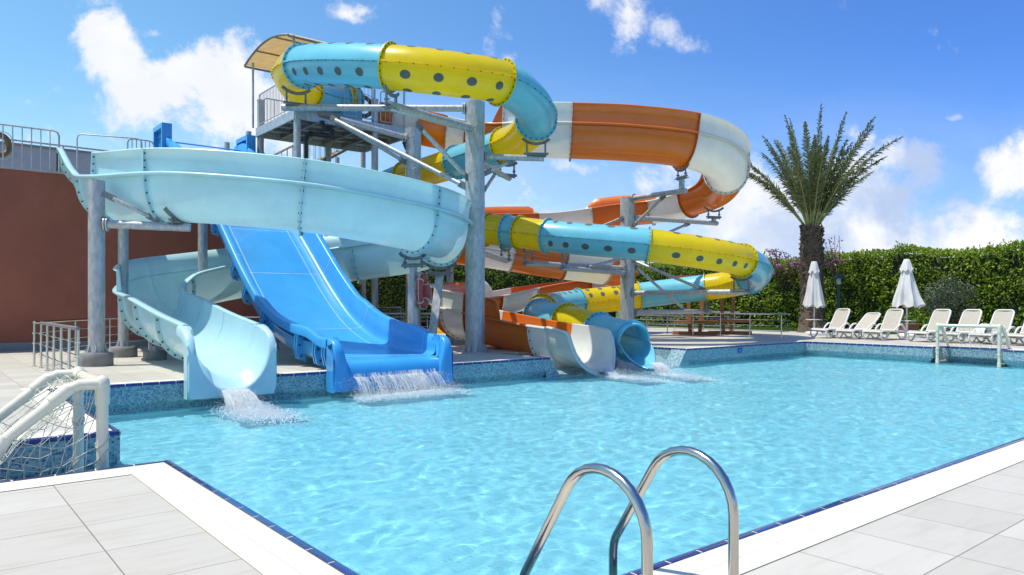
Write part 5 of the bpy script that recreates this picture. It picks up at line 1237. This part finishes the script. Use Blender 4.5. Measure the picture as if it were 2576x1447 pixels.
def splash(label, start, wd, hw, vel, drop_z, n_str, spread, nd, foam_r, name='splash', ndf=900):
    """start: lip centre, wd: width direction, hw half width, vel: outward speed vector"""
    o = thing(name, label, 'splash', tuple(start.xy) + (WZ,)); o['kind'] = 'stuff'
    g = 9.8; T_ = math.sqrt(2 * max(.02, start.z - WZ) / g); rr = random.Random(hash(label) % 1000 if False else len(label))
    end = start + vel * T_; end.z = WZ
    mb = MB(); sp = MB()
    def P_(x, t, jit=0):
        if t < 0: return start + wd * x * hw - vel * t * -1.0 * .9 + Z * (.17 * min(1, -t / .1) ** .5 * .9 + .02)
        return start + wd * x * hw * (1 + spread * t / T_) + vel * t * (1 + jit) - Z * .5 * g * t * t
    for s in range(n_str):
        x = rr.uniform(-1, 1); j = rr.uniform(-.35, .25)
        if hw > .5 and noise.noise(Vector((x * 3.1, 2.2, 0))) + .5 * noise.noise(Vector((x * 9, 5.2, 0))) < rr.uniform(-.35, .45): continue
        t0 = -.12 * rr.random() if hw > .5 and rr.random() < .4 else rr.random() ** 1.5 * T_ * .6; t1 = min(T_ * 1.02, t0 + rr.uniform(.3, .8) * T_); w = rr.uniform(.0015, .0045)
        pts = [P_(x, t0 + (t1 - t0) * k / 4, j) + wd * rr.uniform(-.006, .006) for k in range(5)]; mb.tube(pts, [w * q for q in (.3, 1, 1, .9, .3)], 4, 0, False)
    for s in range(nd):
        x = rr.gauss(0, .6); t = T_ * rr.random() ** .7; c = P_(x, t, rr.uniform(-.4, .4)) + rv() * .06 * rr.random(); drop(mb, c, rr.uniform(.002, .007), None)
    # boiling foam where it lands, drawn out along the flow
    vd = vel.normalized() if vel.length > .01 else -B
    for s in range(ndf):
        a = rr.gauss(0, .45) if hw < .5 else rr.uniform(-1, 1) * (1 + rr.gauss(0, .06)); b = rr.gauss(.35, .55); c = end + wd * a * (hw + .18 + .10 * max(0, b)) + vd * b * foam_r; q_ = math.exp(-1.2 * ((b - .2) ** 2 + (a * a if hw < .5 else 0))); h_ = .02 + .20 * q_ * rr.random() ** 2.2 * (1.8 if rr.random() < .1 else 1); c.z = WZ + h_
        drop(mb, c, rr.uniform(.003, .009) * (1.3 if h_ < .06 else .8), None)
    mb.build('spray', M['foam'], o)
    # foam skin: lumpy low mound
    fm = MB(); n = 54; rows = []
    for i in range(n + 1):
        row = []
        for j in range(n + 1):
            x = (i / n - .5) * 2; y = (j / n) * 2 - .7; q = end + wd * x * (hw + .25) + vd * y * foam_r * .8
            w = max(0, math.exp(-1.9 * ((abs(x) ** (2 if hw < .5 else 5)) + (y - .15) ** 2)) - .14) * 1.16; hN = noise.noise(Vector((q.x * 5, q.y * 5, 1))) * .4 + noise.noise(Vector((q.x * 17, q.y * 17, 4))) * .6
            row.append(Vector((q.x, q.y, WZ - .075 + .115 * w + .10 * hN * w ** .4)))
        rows.append(row)
    fm.grid(rows, False, 0, True); fm.build('foam', M['foam'], o)
    return o, P_, T_
# pale cyan slide jet
st = uv(4.12, 12.24, -.16); o, P_, T_ = splash('white jet of water pouring from the pale cyan slide into the pool', st, A, .20, -B * 2.5, 0, 900, .25, 2600, .95, ndf=7500)
sh = MB()
for q in range(3): sh.grid([[P_(x, T_ * j / 8, (q - 1) * .12) + Z * .01 * q for x in [(-1 + 2 * i / 10) * (.95 - .1 * q) for i in range(11)]] for j in range(9)], False, 0, True)
sh.build('water_sheet', M['sheet'], o)
st = uv(BC, 12.24, -.10); o, P_, T_ = splash('curtain of water falling off the wide blue slide', st, A, .88, -B * 1.5, 0, 1100, .02, 3600, .38, ndf=7500)
sh = MB()
pr = [(12.5, .205), (12.40, .185), (12.33, .145), (12.275, .07), (12.24, -.03)]
sh.grid([[P_(x, T_ * j / 7, 0) for x in [-.05 + i * .5 / 8 for i in range(9)]] for j in range(8)], False, 0, True)
sh.build('water_sheet', M['sheet'], o)
p, T, S, N, k = S2.at(32.95); T = Vector((T.x, T.y, 0)).normalized(); S = T.cross(Z); st = p + T * 1.15 - Z * .92
splash('small white wash below the white scoop of the orange and white flume', st, S, .14, T * 2.0, 0, 420, .15, 600, 1.15, ndf=3500)
p, T, S, N, k = TS.at(40); T = Vector((T.x, T.y, 0)).normalized(); S = T.cross(Z); st = p + T * .92 - Z * .46
splash('small white wash below the sky blue tube exit', st, S, .15, T * 2.0, 0, 420, .15, 600, 1.15, ndf=3500)
# floating foam streaks drifting off the two right hand exits
